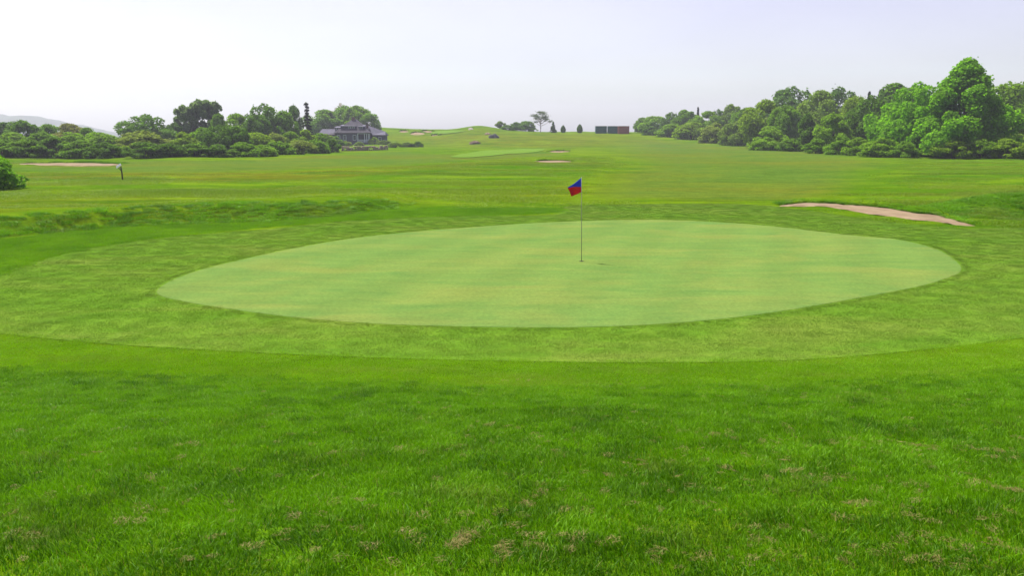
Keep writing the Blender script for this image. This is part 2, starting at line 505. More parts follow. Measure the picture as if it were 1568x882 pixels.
def build_ground():
    X, Y, Z, nc = grid_ground()
    shp = X.shape
    fair = np.zeros(shp); dry = np.zeros(shp); lush = np.zeros(shp)
    DRY = [
        ([(-60, 266), (200, 264), (420, 264), (640, 254), (740, 248), (760, 254), (620, 264), (470, 275), (300, 279), (100, 275), (-60, 278)], 3.0, 1.0),
        ([(-60, 300), (200, 296), (500, 283), (700, 292), (900, 284), (960, 296), (700, 304), (400, 300), (200, 312), (-60, 330)], 4.0, 0.55),
        ([(960, 262), (1200, 252), (1270, 280), (1200, 304), (1000, 302)], 6.0, 0.6),
        ([(600, 206), (860, 205), (960, 206), (960, 216), (880, 226), (700, 224), (620, 214)], 20.0, 0.85),
    ]
    LUSHZ = [
        ([(560, 268), (760, 250), (880, 252), (900, 262), (880, 272), (640, 285), (500, 290)], 4.0, 0.9),
        ([(1280, 250), (1568, 246), (1700, 300), (1568, 312), (1300, 300), (1270, 285)], 4.0, 0.8),
        ([(-60, 345), (0, 366), (100, 353), (200, 346), (400, 339), (480, 331), (600, 321), (830, 317), (862, 325), (720, 332), (520, 340), (300, 360), (200, 371), (60, 400), (-60, 440)], 1.6, 1.0),
    ]
    for px, e in FAIR: fair = np.maximum(fair, soft_zone(poly_world(px, sub=4), X, Y, e))
    for px, e, a in DRY: dry = np.maximum(dry, a * soft_zone(poly_world(px, sub=4), X, Y, e))
    for px, e, a in LUSHZ: lush = np.maximum(lush, a * soft_zone(poly_world(px, sub=4), X, Y, e))
    near = 1 - smooth(11.0, 13.0, Y - 0.010 * np.minimum(X * X, 150))
    nr = shp[0]
    idx = np.arange(nr * nc).reshape(nr, nc)
    q = np.stack([idx[:-1, :-1], idx[:-1, 1:], idx[1:, 1:], idx[1:, :-1]], -1).reshape(-1, 4)
    me = mesh_np('ground', np.stack([X, Y, Z], -1).reshape(-1, 3), q, M_GROUND, True,
                 dict(fair=fair.ravel(), dry=dry.ravel(), lush=lush.ravel(), near=near.ravel()))
    prop(link('ground', me), kind='structure')

build_ground()
draped_sheet('fringe', FRINGE, 0.010, 0.34, M_FRINGE)
draped_sheet('putting_green', GREEN, 0.015, 0.34, M_GREEN)

# low wooded hills across the water, far left
def build_hills():
    prof_u = np.array([-700, -400, -150, -40, 0, 30, 55, 85, 110, 130, 150, 180, 215])
    prof_v = np.array([180, 172, 170, 172, 174, 178, 177, 182, 188, 191, 197, 203, 212])
    Dh = 1900.0
    n, m = 260, 22
    u = np.linspace(-700, 215, n)
    top = CAM_Z + (205 - np.interp(u, prof_u, prof_v)) / F_PX * Dh
    x = (u - 784) / F_PX * Dh
    t = np.linspace(-1, 1, m)
    X = np.repeat(x[:, None], m, 1); Y = Dh + t[None, :] * 160 + 0 * X
    env = np.cos(t * math.pi / 2)[None, :] ** 0.8
    Z = -10 + (top[:, None] + 10) * env * (0.93 + 0.14 * fbm(X, Y, 22, 8)) + 4.0 * (fbm(X, Y, 9, 2) - 0.5) * env
    idx = np.arange(n * m).reshape(n, m)
    q = np.stack([idx[:-1, :-1], idx[1:, :-1], idx[1:, 1:], idx[:-1, 1:]], -1).reshape(-1, 4)
    mt = simple_mat('wooded_hill', (0.045, 0.075, 0.03), 0.95, 0.4, 0.05)
    prop(link('hills', mesh_np('hills', np.stack([X, Y, Z], -1).reshape(-1, 3), q, mt, True)), kind='structure')
build_hills()

# ------------------------------------------------------------------ bunkers: sand with a turf lip behind
def bunker(front_px, back_px, lip_h, lip_back, label=None, sp=0.35, lift=0.05):
    fr = poly_world(front_px, False, 8); bk = poly_world(back_px, False, 8)
    wob = 0.02 * (bk[:, 1:2] / 30)
    bk = bk + RNG.normal(0, 1, bk.shape) * wob; fr = fr + RNG.normal(0, 1, fr.shape) * 0.012 * (fr[:, 1:2] / 30)
    poly = np.concatenate([fr, bk[::-1]])
    SAND_OUT.append(poly)
    o = draped_sheet('sand_bunker', poly, lift, sp, M_SAND, bowl=0.0, lift_noise=0.10)
    n = len(bk); s = np.linspace(0, 1, n); h = lip_h * np.sin(np.clip(s, 0.0, 1) * math.pi) ** 0.45 * (0.8 + 0.4 * RNG.random(n))
    # outward direction: away from the sand
    d = np.gradient(bk, axis=0); nrm = np.stack([-d[:, 1], d[:, 0]], 1); nrm /= np.linalg.norm(nrm, axis=1)[:, None] + 1e-9
    if np.mean((bk + nrm * 0.5 - poly.mean(0))[:, 1] - (bk - poly.mean(0))[:, 1]) < 0: nrm = -nrm
    nrm = np.column_stack([nrm[:, 0] * .25, np.abs(nrm[:, 1]) * .3 + .7])
    rows = []
    for off, hh in ((-0.05, 0.0), (0.0, 0.85), (0.12, 1.0), (0.35, 1.02), (0.6, 0.75), (1.0, -0.05)):
        q = bk + nrm * off * (lip_back if off > 0.2 else 1.0)
        rows.append(np.column_stack([q, terrain(q[:, 0], q[:, 1]) + h * hh + (0.0 if hh > 0 else -0.02)]))
    R = np.array(rows); m = len(rows); idx = np.arange(m * n).reshape(m, n)
    q = np.stack([idx[:-1, :-1], idx[:-1, 1:], idx[1:, 1:], idx[1:, :-1]], -1).reshape(-1, 4)
    lip = link('turf_lip', mesh_np('turf_lip', R.reshape(-1, 3), q, M_GROUND, False,
               dict(fair=np.zeros(m * n), dry=np.full(m * n, .25), lush=np.full(m * n, .8), near=np.zeros(m * n))), o)
    return o, fr, bk

b1, B1F, B1B = bunker([(1193, 316.4), (1225, 316.6), (1258, 316.2), (1292, 321), (1340, 329.5), (1372, 332.5), (1400, 337.5), (1430, 338.8), (1455, 343.5), (1497, 348)],
       [(1196, 314.6), (1228, 312), (1270, 311.8), (1300, 315), (1330, 317.2), (1360, 319.2), (1385, 323.5), (1412, 327), (1438, 330), (1456, 336), (1497, 346.2)], 0.24, 2.0)
b1['label'] = 'pale pinkish sand bunker right behind the green'
for fp, bp, lh in (
    ([(30, 251.6), (60, 253.2), (110, 254.2), (160, 254), (186, 252.4)], [(30, 250.9), (60, 251), (110, 250.4), (160, 250.8), (186, 251.4)], 0.30),
    ([(820, 247.3), (832, 248.8), (856, 248.9), (876, 247.3)], [(820, 246.8), (832, 246.4), (856, 246.4), (876, 246.8)], 0.22),
    ([(841, 232.4), (850, 233.2), (862, 233.0), (872, 232.0)], [(841, 232.0), (850, 231.5), (862, 231.3), (872, 231.4)], 0.28)):
    bunker(fp, bp, lh, 3.0, sp=1.2, lift=0.10)
for fp, bp in (
    ([(611, 202), (618, 202.7), (625, 201.8)], [(611, 201), (618, 200.4), (625, 200.6)]),
    ([(628, 205.5), (637, 206.8), (650, 205.6)], [(628, 204.4), (637, 202.6), (650, 203.6)]),
    ([(643, 202.4), (652, 203), (662, 202)], [(643, 201.4), (652, 200.3), (662, 200.6)]),
    ([(661, 208), (667, 208.6), (673, 208)], [(661, 207.2), (667, 206.6), (673, 207)])):
    bunker(fp, bp, 0.5, 4.0, sp=3.0, lift=0.18)

far1 = poly_world([(690, 240), (705, 236), (735, 231.5), (790, 228.5), (832, 228), (826, 232), (805, 234.5), (770, 237), (730, 240.5), (700, 241.5)], sub=6)
draped_sheet('far_green', far1, 0.07, 2.0, M_FARGREEN)
far2 = poly_world([(660, 204.5), (668, 201.5), (690, 200), (712, 200.5), (700, 203), (680, 205)], sub=6)
draped_sheet('far_green', far2, 0.18, 5.0, M_FARGREEN)

# ------------------------------------------------------------------ grass: blade clumps scattered over the turf
PROTO = {}
def blade_patch(name, n, R, hmin, hmax, wid, lean, mat, segs=3, flat=0.0, seed=1):
    g = np.random.default_rng(seed)
    r = R * np.sqrt(g.random(n)); a = g.random(n) * 2 * math.pi
    bx, by = r * np.cos(a), r * np.sin(a)
    h = g.uniform(hmin, hmax, n) * (1 - 0.25 * (r / R) ** 2); w = wid * g.uniform(0.7, 1.3, n)
    az = g.normal(0.0, 1.1, n); L = lean * g.uniform(0.3, 1.5, n)
    face = g.random(n) * 2 * math.pi
    V = []; rn = []; kk = np.linspace(0, 1, segs + 1)
    rv = g.random(n)
    for i, t in enumerate(kk):
        ox = np.cos(az) * L * h * t ** 1.8; oy = np.sin(az) * L * h * t ** 1.8
        z = h * (t - 0.28 * L * t * t) * (1 - flat) + 0.004
        ww = w * (1 - t ** 1.6) * 0.5
        sx, sy = np.cos(face) * ww, np.sin(face) * ww
        if i < segs:
            V.append(np.column_stack([bx + ox - sx, by + oy - sy, z])); V.append(np.column_stack([bx + ox + sx, by + oy + sy, z])); rn += [rv, rv]
        else:
            V.append(np.column_stack([bx + ox, by + oy, z])); rn.append(rv)
    nv = len(V); V = np.stack(V, 1).reshape(-1, 3); rn = np.stack(rn, 1).ravel()
    b = (np.arange(n) * nv)[:, None]
    quads = np.concatenate([b + np.array([[2 * i, 2 * i + 1, 2 * i + 3, 2 * i + 2]]) for i in range(segs - 1)]) if segs > 1 else []
    tris = b + np.array([[2 * segs - 2, 2 * segs - 1, 2 * segs]])
    me = mesh_np(name, V, [quads, tris] if segs > 1 else [tris], mat, True, dict(rnd=rn))
    return bpy.data.objects.new(name, me)

def proto_collection(key, objs):
    c = bpy.data.collections.new(key)
    for o in objs: c.objects.link(o)
    return c

def scatter(name, coll, P, rotz, tilt, scale, idx, tint, hue):
    n = len(P)
    me = bpy.data.meshes.new(name)
    me.vertices.add(n); me.vertices.foreach_set('co', np.asarray(P, np.float32).ravel())
    def put(k, typ, arr, f):
        a = me.attributes.new(k, typ, 'POINT'); a.data.foreach_set(f, np.asarray(arr).ravel())
    put('rot', 'FLOAT_VECTOR', np.column_stack([tilt[:, 0], tilt[:, 1], rotz]).astype(np.float32), 'vector')
    put('scl', 'FLOAT_VECTOR', scale.astype(np.float32), 'vector')
    put('pick', 'INT', idx.astype(np.int32), 'value')
    put('tint', 'FLOAT', tint.astype(np.float32), 'value'); put('hue', 'FLOAT', hue.astype(np.float32), 'value')
    o = link(name, me)
    ng = bpy.data.node_groups.new(name + '_nodes', 'GeometryNodeTree')
    ng.interface.new_socket('Geometry', in_out='INPUT', socket_type='NodeSocketGeometry')
    ng.interface.new_socket('Geometry', in_out='OUTPUT', socket_type='NodeSocketGeometry')
    N = ng.nodes.new; Lk = ng.links.new
    gi = N('NodeGroupInput'); go = N('NodeGroupOutput'); ip = N('GeometryNodeInstanceOnPoints'); ci = N('GeometryNodeCollectionInfo')
    ci.inputs['Collection'].default_value = coll; ci.inputs['Separate Children'].default_value = True; ci.inputs['Reset Children'].default_value = True
    ip.inputs['Pick Instance'].default_value = True
    def na(k, dt):
        nd = N('GeometryNodeInputNamedAttribute'); nd.data_type = dt; nd.inputs['Name'].default_value = k; return nd.outputs['Attribute']
    Lk(gi.outputs[0], ip.inputs['Points']); Lk(ci.outputs[0], ip.inputs['Instance'])
    Lk(na('pick', 'INT'), ip.inputs['Instance Index']); Lk(na('rot', 'FLOAT_VECTOR'), ip.inputs['Rotation']); Lk(na('scl', 'FLOAT_VECTOR'), ip.inputs['Scale'])
    Lk(ip.outputs[0], go.inputs[0])
    md = o.modifiers.new('scatter', 'NODES'); md.node_group = ng
    return prop(o, kind='stuff')

M_BLADE = blade_material('grass_blade', (0.018, 0.084, 0.0006), (0.180, 0.410, 0.002), (0.30, 0.24, 0.09), 0.03)
M_MIDB = blade_material('mown_blade', (0.085, 0.235, 0.002), (0.225, 0.430, 0.005), (0.30, 0.26, 0.10), 0.05)
M_FARB = blade_material('far_blade', (0.092, 0.195, 0.002), (0.240, 0.355, 0.004), (0.24, 0.20, 0.045), 0.03)
M_FUZZ = blade_material('fringe_blade', (0.056, 0.138, 0.006), (0.134, 0.218, 0.028), (0.20, 0.205, 0.075), 0.06)
M_STRAW = blade_material('straw_blade', (0.150, 0.122, 0.036), (0.260, 0.220, 0.078), (0.22, 0.19, 0.055), 0.3, 0.2)

C_LONG = proto_collection('long_clumps', [blade_patch('grass_clump', 270, 0.14, 0.020, 0.050, 0.0040, 0.75, M_BLADE, 3, 0, s) for s in range(1, 7)])
C_MID = proto_collection('mid_clumps', [blade_patch('mown_clump', 300, 0.20, 0.018, 0.038, 0.0052, 0.6, M_MIDB, 2, 0, s) for s in range(11, 15)])
C_FUZZ = proto_collection('fuzz_clumps', [blade_patch('fringe_clump', 420, 0.26, 0.008, 0.017, 0.0046, 0.5, M_FUZZ, 1, 0, s) for s in range(21, 25)])
C_FAR = proto_collection('far_clumps', [blade_patch('far_clump', 110, 0.75, 0.03, 0.085, 0.030, 0.9, M_FARB, 2, 0, s) for s in range(61, 65)])
C_EDGE = proto_collection('edge_clumps', [blade_patch('edge_clump', 110, 0.10, 0.010, 0.018, 0.005, 0.5, M_FUZZ, 1, 0, s) for s in range(51, 54)])
C_STRAW = proto_collection('straw_clumps', [blade_patch('straw_clump', 60, 0.048, 0.022, 0.045, 0.0036, 1.0, M_STRAW, 3, 0.55, s) for s in range(31, 35)])
C_BANK = proto_collection('bank_clumps', [blade_patch('bank_clump', 220, 0.24, 0.08, 0.19, 0.010, 0.7, M_BLADE, 2, 0, s) for s in range(41, 45)])

def jitter_grid(x0, x1, y0, y1, sp):
    gx, gy = np.meshgrid(np.arange(x0, x1, sp), np.arange(y0, y1, sp))
    return (gx + RNG.uniform(-.5, .5, gx.shape) * sp).ravel(), (gy + RNG.uniform(-.5, .5, gy.shape) * sp).ravel()

def view_keep(x, y, side=1.6):
    return (np.abs(x) < 0.64 * y + side)

FRONT = poly_world(FRONT_PX, False, 8)
def front_y(x): 
    o = np.argsort(FRONT[:, 0]); return np.interp(x, FRONT[o, 0], FRONT[o, 1])

def fore_grass():
    # long rough nearest the camera
    x, y = jitter_grid(-11, 11, 1.6, 12.6, 0.125)
    fy = front_y(x)
    trans = fy - 2.6 + 1.2 * (fbm(x, y, 1.7, 50) - .5)
    k = view_keep(x, y) & (y < trans + 0.4)
    x, y = x[k], y[k]; fy = fy[k]
    n = len(x)
    patch = fbm(x, y, 0.9, 60, 4); band = fbm(x * 0.4, y * 1.3, 0.9, 61, 3); wide = fbm(x, y, 3.5, 62, 2)
    tint = np.clip(0.55 + 0.5 * (patch - .5) + 0.4 * (band - .5) + 1.0 * (vnoise(x, y, .18, 66) - .5) + 0.4 * (wide - .5) + 0.20 * smooth(2.6, 7.0, y) - 0.08 * (1 - smooth(-2.5, 1.5, x)) * (1 - smooth(3, 7, y)) - 0.06 + RNG.normal(0, .24, n), 0, 1)
    hue = np.clip((fbm(x, y, 0.5, 63, 3) - 0.64) * 2.2, 0, 0.4) * (RNG.random(n) < .5)
    sc = 0.80 + 0.60 * fbm(x, y, 0.33, 64, 3) - 0.15 * smooth(6, 10, y)
    lean_a = 2.6 + 0.8 * (fbm(x, y, 1.1, 65, 2) - .5)
    rot = lean_a + RNG.normal(0, 1.3, n)
    tilt = RNG.normal(0, .10, (n, 2))
    P = np.column_stack([x, y, terrain(x, y)])
    S = np.column_stack([np.full(n, 1.0), np.full(n, 1.0), sc]) * RNG.uniform(.9, 1.15, (n, 1))
    scatter('rough_grass', C_LONG, P, rot, tilt, S, RNG.integers(0, 6, n), tint, hue)
    # semi rough between the long grass and the fringe
    x, y = jitter_grid(-15, 15, 7.5, 15.0, 0.17)
    fy = front_y(x)
    trans = fy - 2.6 + 1.2 * (fbm(x, y, 1.7, 50) - .5)
    k = view_keep(x, y, 2) & (y > trans - 0.3) & (y < fy + 0.03 + 0.02 * RNG.normal(size=len(x)))
    x, y, fy = x[k], y[k], fy[k]; n = len(x)
    tint = np.clip(0.86 + 1.0 * (fbm(x * .5, y, 0.9, 70, 3) - .5) + RNG.normal(0, .10, n) + 0.5 * (fbm(x * .3, y * 1.5, 1.0, 74) - .5), 0, 1)
    hue = np.clip((fbm(x * .4, y * 1.4, 0.8, 71, 3) - 0.6) * 2.2, 0, .5)
    P = np.column_stack([x, y, terrain(x, y)])
    sc = (0.65 + 0.6 * fbm(x, y, 0.7, 72, 2)) * (1 - .25 * smooth(-1.2, 0, y - fy))
    S = np.column_stack([np.ones(n), np.ones(n), sc])
    scatter('semi_rough_grass', C_MID, P, RNG.random(n) * 6.28, RNG.normal(0, .06, (n, 2)), S, RNG.integers(0, 4, n), tint, hue)

def fringe_grass():
    x, y = jitter_grid(-26, 28, 11.5, 42, 0.27)
    k = view_keep(x, y, 1.5) & inside(FRINGE, x, y)
    x, y = x[k], y[k]
    g = inside(GREEN, x, y); d = seg_dist(GREEN, x, y)
    k = ~g & (d > 0.13)
    # a closer row right along the cut edge
    x, y = x[k], y[k]
    ring = []
    nxt = np.roll(GREEN, -1, 0)
    for a, b in zip(GREEN, nxt):
        L = np.hypot(*(b - a)); m = int(L / 0.11 + RNG.random())
        for j in range(m):
            ring.append(a + (b - a) * (j + RNG.random()) / m)
    ring = np.array(ring); c = GREEN.mean(0); dd = ring - c; dd /= np.linalg.norm(dd, axis=1)[:, None]
    ring = ring + dd * RNG.uniform(.08, .22, (len(ring), 1))
    k = (seg_dist(GREEN, ring[:, 0], ring[:, 1]) > 0.07) & ~inside(GREEN, ring[:, 0], ring[:, 1])
    ring = ring[k]
    rx, ry = ring[:, 0], ring[:, 1]; m = len(rx)
    scatter('collar_edge_grass', C_EDGE, np.column_stack([rx, ry, terrain(rx, ry) + .01]), RNG.random(m) * 6.28, np.zeros((m, 2)),
            np.column_stack([np.ones(m), np.ones(m), .8 + .5 * RNG.random(m)]), RNG.integers(0, 3, m),
            np.clip(.95 + 1.0 * (fbm(rx, ry, 1.3, 80, 3) - .5), 0, 1), np.clip((fbm(rx * .35, ry * 1.3, 1.5, 82, 3) - 0.46) * 1.7, 0, .6))
    n = len(x)
    do = seg_dist(FRONT, x, y, False)
    dg = seg_dist(GREEN, x, y)
    tint = np.clip(0.42 + 0.45 * (1 - smooth(.1, 1.3, do)) + .21 * np.sin(dg * 3.4 + 1.5 * fbm(x, y, 6, 84)) + 0.45 * (fbm(x * .45, y, 1.6, 80, 4) - .5) + 0.7 * (fbm(x * .3, y, 4, 81) - .5) + RNG.normal(0, .12, n), 0, 1)
    hue = np.clip((fbm(x * .3, y * 1.3, 2.5, 82, 3) - 0.48) * 1.3, 0, .45)
    P = np.column_stack([x, y, terrain(x, y) + 0.010])
    S = np.column_stack([np.ones(n), np.ones(n), 0.8 + .5 * RNG.random(n)])
    scatter('fringe_grass', C_FUZZ, P, RNG.random(n) * 6.28, np.zeros((n, 2)), S, RNG.integers(0, 4, n), tint, hue)

def bank_grass():
    # tall rough on the bank behind the green, left, and on the mound right of the bunker
    x, y = jitter_grid(-30, -2.5, 24, 60, 0.30)
    t = y - np.interp(x, BANK_X, BANK_Y)
    k = view_keep(x, y, 1.5) & (t > 0.0) & (t < 1.6 * RNG.random(len(x)) + 1.6) & (RNG.random(len(x)) < (1 - smooth(-7, -4, x)) * (1 - .75 * smooth(-14, -19, x)))
    x1, y1 = x[k], y[k]
    x, y = jitter_grid(8, 34, 30, 48, 0.30)
    r = np.sqrt(((x - 25.0) / 8.2) ** 2 + ((y - 37.0) / 4.2) ** 2)
    B = np.concatenate([B1F, B1B[::-1]])
    k = view_keep(x, y, 2) & (r < 1.0) & ~inside(FRINGE, x, y) & ~inside(B, x, y)
    x2, y2 = x[k], y[k]
    # along the bunker lip
    m = 420; s = RNG.random(m) * (len(B1B) - 1); i = s.astype(int); f = (s - i)[:, None]
    q = B1B[i] * (1 - f) + B1B[np.minimum(i + 1, len(B1B) - 1)] * f
    x3, y3 = q[:, 0] + RNG.normal(0, .05, m), q[:, 1] + 0.12 + np.abs(RNG.normal(0, .45, m))
    k = ~inside(B, x3, y3); x3, y3 = x3[k], y3[k]
    # tufts in the strip of lush grass under the bank
    STRIP = poly_world([(-60, 345), (0, 367), (100, 354), (200, 347), (400, 340), (480, 332), (600, 322), (830, 318), (861, 325), (720, 331), (520, 339), (300, 359), (200, 370), (60, 399), (-60, 438)], sub=3)
    x, y = jitter_grid(-24, 4, 18, 44, 0.24)
    k = inside(STRIP, x, y); x4, y4 = x[k], y[k]
    n = len(x4)
    scatter('lush_strip_grass', C_MID, np.column_stack([x4, y4, terrain(x4, y4)]), RNG.random(n) * 6.28, np.zeros((n, 2)), np.column_stack([np.ones(n) * 1.3, np.ones(n) * 1.3, RNG.uniform(.9, 1.9, n)]),
            RNG.integers(0, 4, n), np.clip(.35 + 1.2 * (fbm(x4, y4, 1.2, 98, 3) - .5) + RNG.normal(0, .1, n), 0, 1), np.zeros(n))
    x = np.concatenate([x1, x2, x3]); y = np.concatenate([y1, y2, y3]); n = len(x)
    hs_ = np.concatenate([np.full(len(x1), 1.0), np.full(len(x2), 0.95), np.full(len(x3), 0.75)])
    lift = np.concatenate([np.zeros(len(x1) + len(x2)), np.full(len(x3), 0.08)])
    tint = np.clip(0.58 + 1.3 * (fbm(x, y, 1.1, 90, 3) - .5) + RNG.normal(0, .12, n), 0, 1)
    hue = np.clip((fbm(x, y, 1.4, 91, 2) - 0.58) * 2.4, 0, .55)
    P = np.column_stack([x, y, terrain(x, y) + lift])
    sc = (0.45 + 0.9 * fbm(x, y, 0.9, 92, 2)) * hs_ * np.where(x < 0, 1 - .65 * smooth(-10.5, -5, x), 1) * .85
    S = np.column_stack([np.full(n, 1.1), np.full(n, 1.1), sc])
    scatter('bank_grass', C_BANK, P, RNG.random(n) * 6.28, RNG.normal(0, .08, (n, 2)), S, RNG.integers(0, 4, n), tint, hue)

def dry_clippings():
    pts = []
    lines = [[(610, 652), (700, 654), (800, 660), (880, 712)], [(980, 664), (1040, 668), (1160, 680), (1300, 682), (1450, 690), (1568, 700)],
             [(1190, 700), (1225, 736), (1320, 740), (1420, 748)], [(1460, 752), (1568, 760)], [(380, 640), (430, 642)], [(700, 838), (810, 782), (870, 714)],
             [(1080, 740), (1120, 722)], [(930, 740), (990, 702)], [(1380, 792), (1420, 806)], [(1180, 615), (1320, 604)], [(770, 587), (830, 587)]]
    for ln in lines:
        for (a, b) in zip(ln[:-1], ln[1:]):
            L = math.hypot(b[0] - a[0], (b[1] - a[1]) * 2)
            for _ in range(max(2, int(L / 6))):
                if RNG.random() < 0.42: continue
                t = RNG.random(); u = a[0] + (b[0] - a[0]) * t; v = a[1] + (b[1] - a[1]) * t
                pts.append((u + RNG.normal(0, 7), v + RNG.normal(0, 2.6)))
    for u, v in [(1060, 868), (130, 704), (150, 700), (1385, 832), (1395, 836), (1500, 790), (1505, 842), (590, 700), (480, 740), (415, 640), (860, 830), (1150, 866), (1480, 868), (250, 792), (1240, 800), (1355, 700), (250, 756), (820, 660), (1340, 756)]:
        pts.append((u, v))
    for _ in range(640):
        u = RNG.uniform(0, 1568); v = RNG.uniform(590, 880)
        if RNG.random() < 0.30 + 0.7 * (u / 1568): pts.append((u, v))
    P = on_ground_many(pts); n = len(P); x, y = P[:, 0], P[:, 1]
    s = RNG.uniform(.28, 1.0, n)
    scatter('dry_clippings', C_STRAW, np.column_stack([x, y, terrain(x, y) + 0.030]), RNG.random(n) * 6.28, RNG.normal(0, .15, (n, 2)),
            np.column_stack([s, s * .8, s * .7]), RNG.integers(0, 4, n), RNG.random(n), RNG.random(n) * .5)

def far_rough():
    FW = [poly_world(px, sub=4) for px in FAIR_PX] + [FRINGE]
    n0 = 52000
    y = 27 + (135 - 27) * RNG.random(n0) ** 1.15
    x = RNG.uniform(-1, 1, n0) * (0.64 * y + 5)
    k = np.ones(n0, bool)
    for q in FW: k &= ~inside(q, x, y)
    B = np.concatenate([B1F, B1B[::-1]]); k &= ~inside(B, x, y) & (seg_dist(B, x, y) > .8)
    t = y - np.interp(x, BANK_X, BANK_Y); k &= (t > 2.5) | (x > -3)
    for q in SAND_OUT: k &= ~inside(q, x, y)
    f = fbm(x * .35, y, 3.4, 95, 4)
    ed = np.full(n0, 1e9)
    for q in FW[:-1]: ed = np.minimum(ed, seg_dist(q, x, y))
    k &= (f > 0.42 + .2 * RNG.random(n0)) & (RNG.random(n0) < smooth(0.5, 9.0, ed)) & (RNG.random(n0) < 1 - .75 * smooth(90, 135, y))
    x, y, f = x[k], y[k], f[k]; n = len(x)
    tint = np.clip(.50 + 1.6 * (fbm(x * .3, y, 5, 96, 3) - .5) + RNG.normal(0, .08, n), 0, 1)
    hue = np.clip((fbm(x * .3, y, 9, 97, 3) - .5) * 1.6, 0, .5)
    sc = (.35 + 1.0 * (f - .4) * 2.5)
    scatter('far_rough_grass', C_FAR, np.column_stack([x, y, terrain(x, y)]), RNG.random(n) * 6.28, np.zeros((n, 2)), np.column_stack([np.ones(n), np.ones(n), np.clip(sc, .3, 1.2)]), RNG.integers(0, 4, n), tint, hue)

fore_grass(); fringe_grass(); far_rough(); bank_grass(); dry_clippings()

# ------------------------------------------------------------------ foliage prototypes (unit height, unit width)
def leaf_cloud(pts, nrm, size, g, elong=1.5):
    n = len(pts)
    nrm = nrm / (np.linalg.norm(nrm, axis=1)[:, None] + 1e-9)
    r = g.normal(size=(n, 3)); a = np.cross(nrm, r); a /= np.linalg.norm(a, axis=1)[:, None] + 1e-9
    b = np.cross(nrm, a)
    s = (size * g.uniform(.6, 1.35, n))[:, None]
    V = np.stack([pts - a * s * elong * .5, pts + b * s * .5 + nrm * s * .12, pts + a * s * elong * .5, pts - b * s * .5 + nrm * s * .12], 1).reshape(-1, 3)
    F = (np.arange(n) * 4)[:, None] + np.array([[0, 1, 2, 3]])
    rn = np.repeat(g.random(n), 4)
    return V, F, rn

def crown_points(g, n, lobes, zsq=1.0, up=0.25):
    c = np.array([l[0] for l in lobes]); r = np.array([l[1] for l in lobes])
    w = r ** 2; w /= w.sum()
    k = g.choice(len(lobes), n, p=w)
    d = g.normal(size=(n, 3)); d[:, 2] += up; d /= np.linalg.norm(d, axis=1)[:, None]
    rr = r[k] * g.uniform(.55, 1.12, n) ** .7
    p = c[k] + d * rr[:, None] * np.array([1, 1, zsq])
    # drop most leaves lying deep inside another lobe
    keep = np.ones(n, bool)
    for ci, ri in lobes:
        q = np.linalg.norm((p - ci) / np.array([1, 1, zsq]), axis=1) / ri
        keep &= ~((q < 0.52) & (g.random(n) < .85))
    return p[keep], d[keep]

def make_crown(seed, n, zb, kind='round', leaf=0.045, nl=26, rough=0.6):
    g = np.random.default_rng(seed)
    lobes = []
    while len(lobes) < nl:
        th = g.uniform(0, 2 * math.pi); h = g.uniform(0, 1)
        if kind == 'round':      # widest just below the middle, rounded top
            env = math.sqrt(max(0, 1 - (2 * (h - .45) / 1.12) ** 2))
        elif kind == 'bush':     # dome standing on the ground
            env = math.sqrt(max(0, 1 - h ** 2.2)) * (0.86 + 0.14 * min(1, h * 5))
        elif kind == 'spread':   # broader above
            env = math.sqrt(max(0, 1 - (2 * (h - .55) / 1.0) ** 2)) if h < .98 else 0
        elif kind == 'peak':     # big tree with a pointed ragged top
            env = min(1.0, 1.14 * (1 - h) ** 0.70) * (0.8 + .2 * min(1, h * 4))
        else:
            env = (1 - h)
        rl = g.uniform(.075, .18) * ((0.85 - .35 * h) if kind == 'peak' else 1.0)
        rad = max(0, 0.5 * env - rl * .55) * math.sqrt(g.uniform(.18, 1))
        z = zb + h * (1 - zb) * (1 - rl * .7)
        z = max(z, zb + rl * .35)
        lobes.append((np.array([math.cos(th) * rad, math.sin(th) * rad, z]), rl))
    p, d = crown_points(g, n, lobes)
    # stray sprays that break the outline
    m = int(n * .025); k = g.integers(0, len(p), m)
    sp = p[k] + d[k] * g.uniform(.01, .032, (m, 1)) + np.array([0, 0, .012])
    p = np.concatenate([p, sp]); d = np.concatenate([d, d[k]])
    ok = p[:, 2] > max(0.0, zb * .6)
    p, d = p[ok], d[ok]
    p[:, 2] /= np.percentile(p[:, 2], 99.6)
    p[:, :2] *= 0.5 / np.percentile(np.abs(p[:, :2]), 98.5)
    nr = d * rough + g.normal(size=d.shape) * .55 + np.array([0, 0, .25])
    V, F, rn = leaf_cloud(p, nr, leaf, g)
    return mesh_np('crown', V, F, M_LEAF, False, dict(rnd=rn))

def make_trunk(seed, top=0.6, r=0.035, limbs=6, mat=None):
    g = np.random.default_rng(seed); mb = MB()
    k = [(0, 0, -0.03)]
    for i in range(1, 5): k.append((g.normal(0, .012), g.normal(0, .012), top * i / 4))
    mb.tube(k, [r * 1.3, r * .95, r * .8, r * .6, r * .3], 7)
    for i in range(limbs):
        z = top * g.uniform(.3, .85); a = g.uniform(0, 6.28); L = g.uniform(.2, .36)
        mb.tube([(0, 0, z), (math.cos(a) * L * .5, math.sin(a) * L * .5, z + L * .35), (math.cos(a) * L, math.sin(a) * L, z + L * .8)], [r * .45, r * .3, r * .1], 5)
    return mb.mesh('trunk', mat or M_BARK, True)

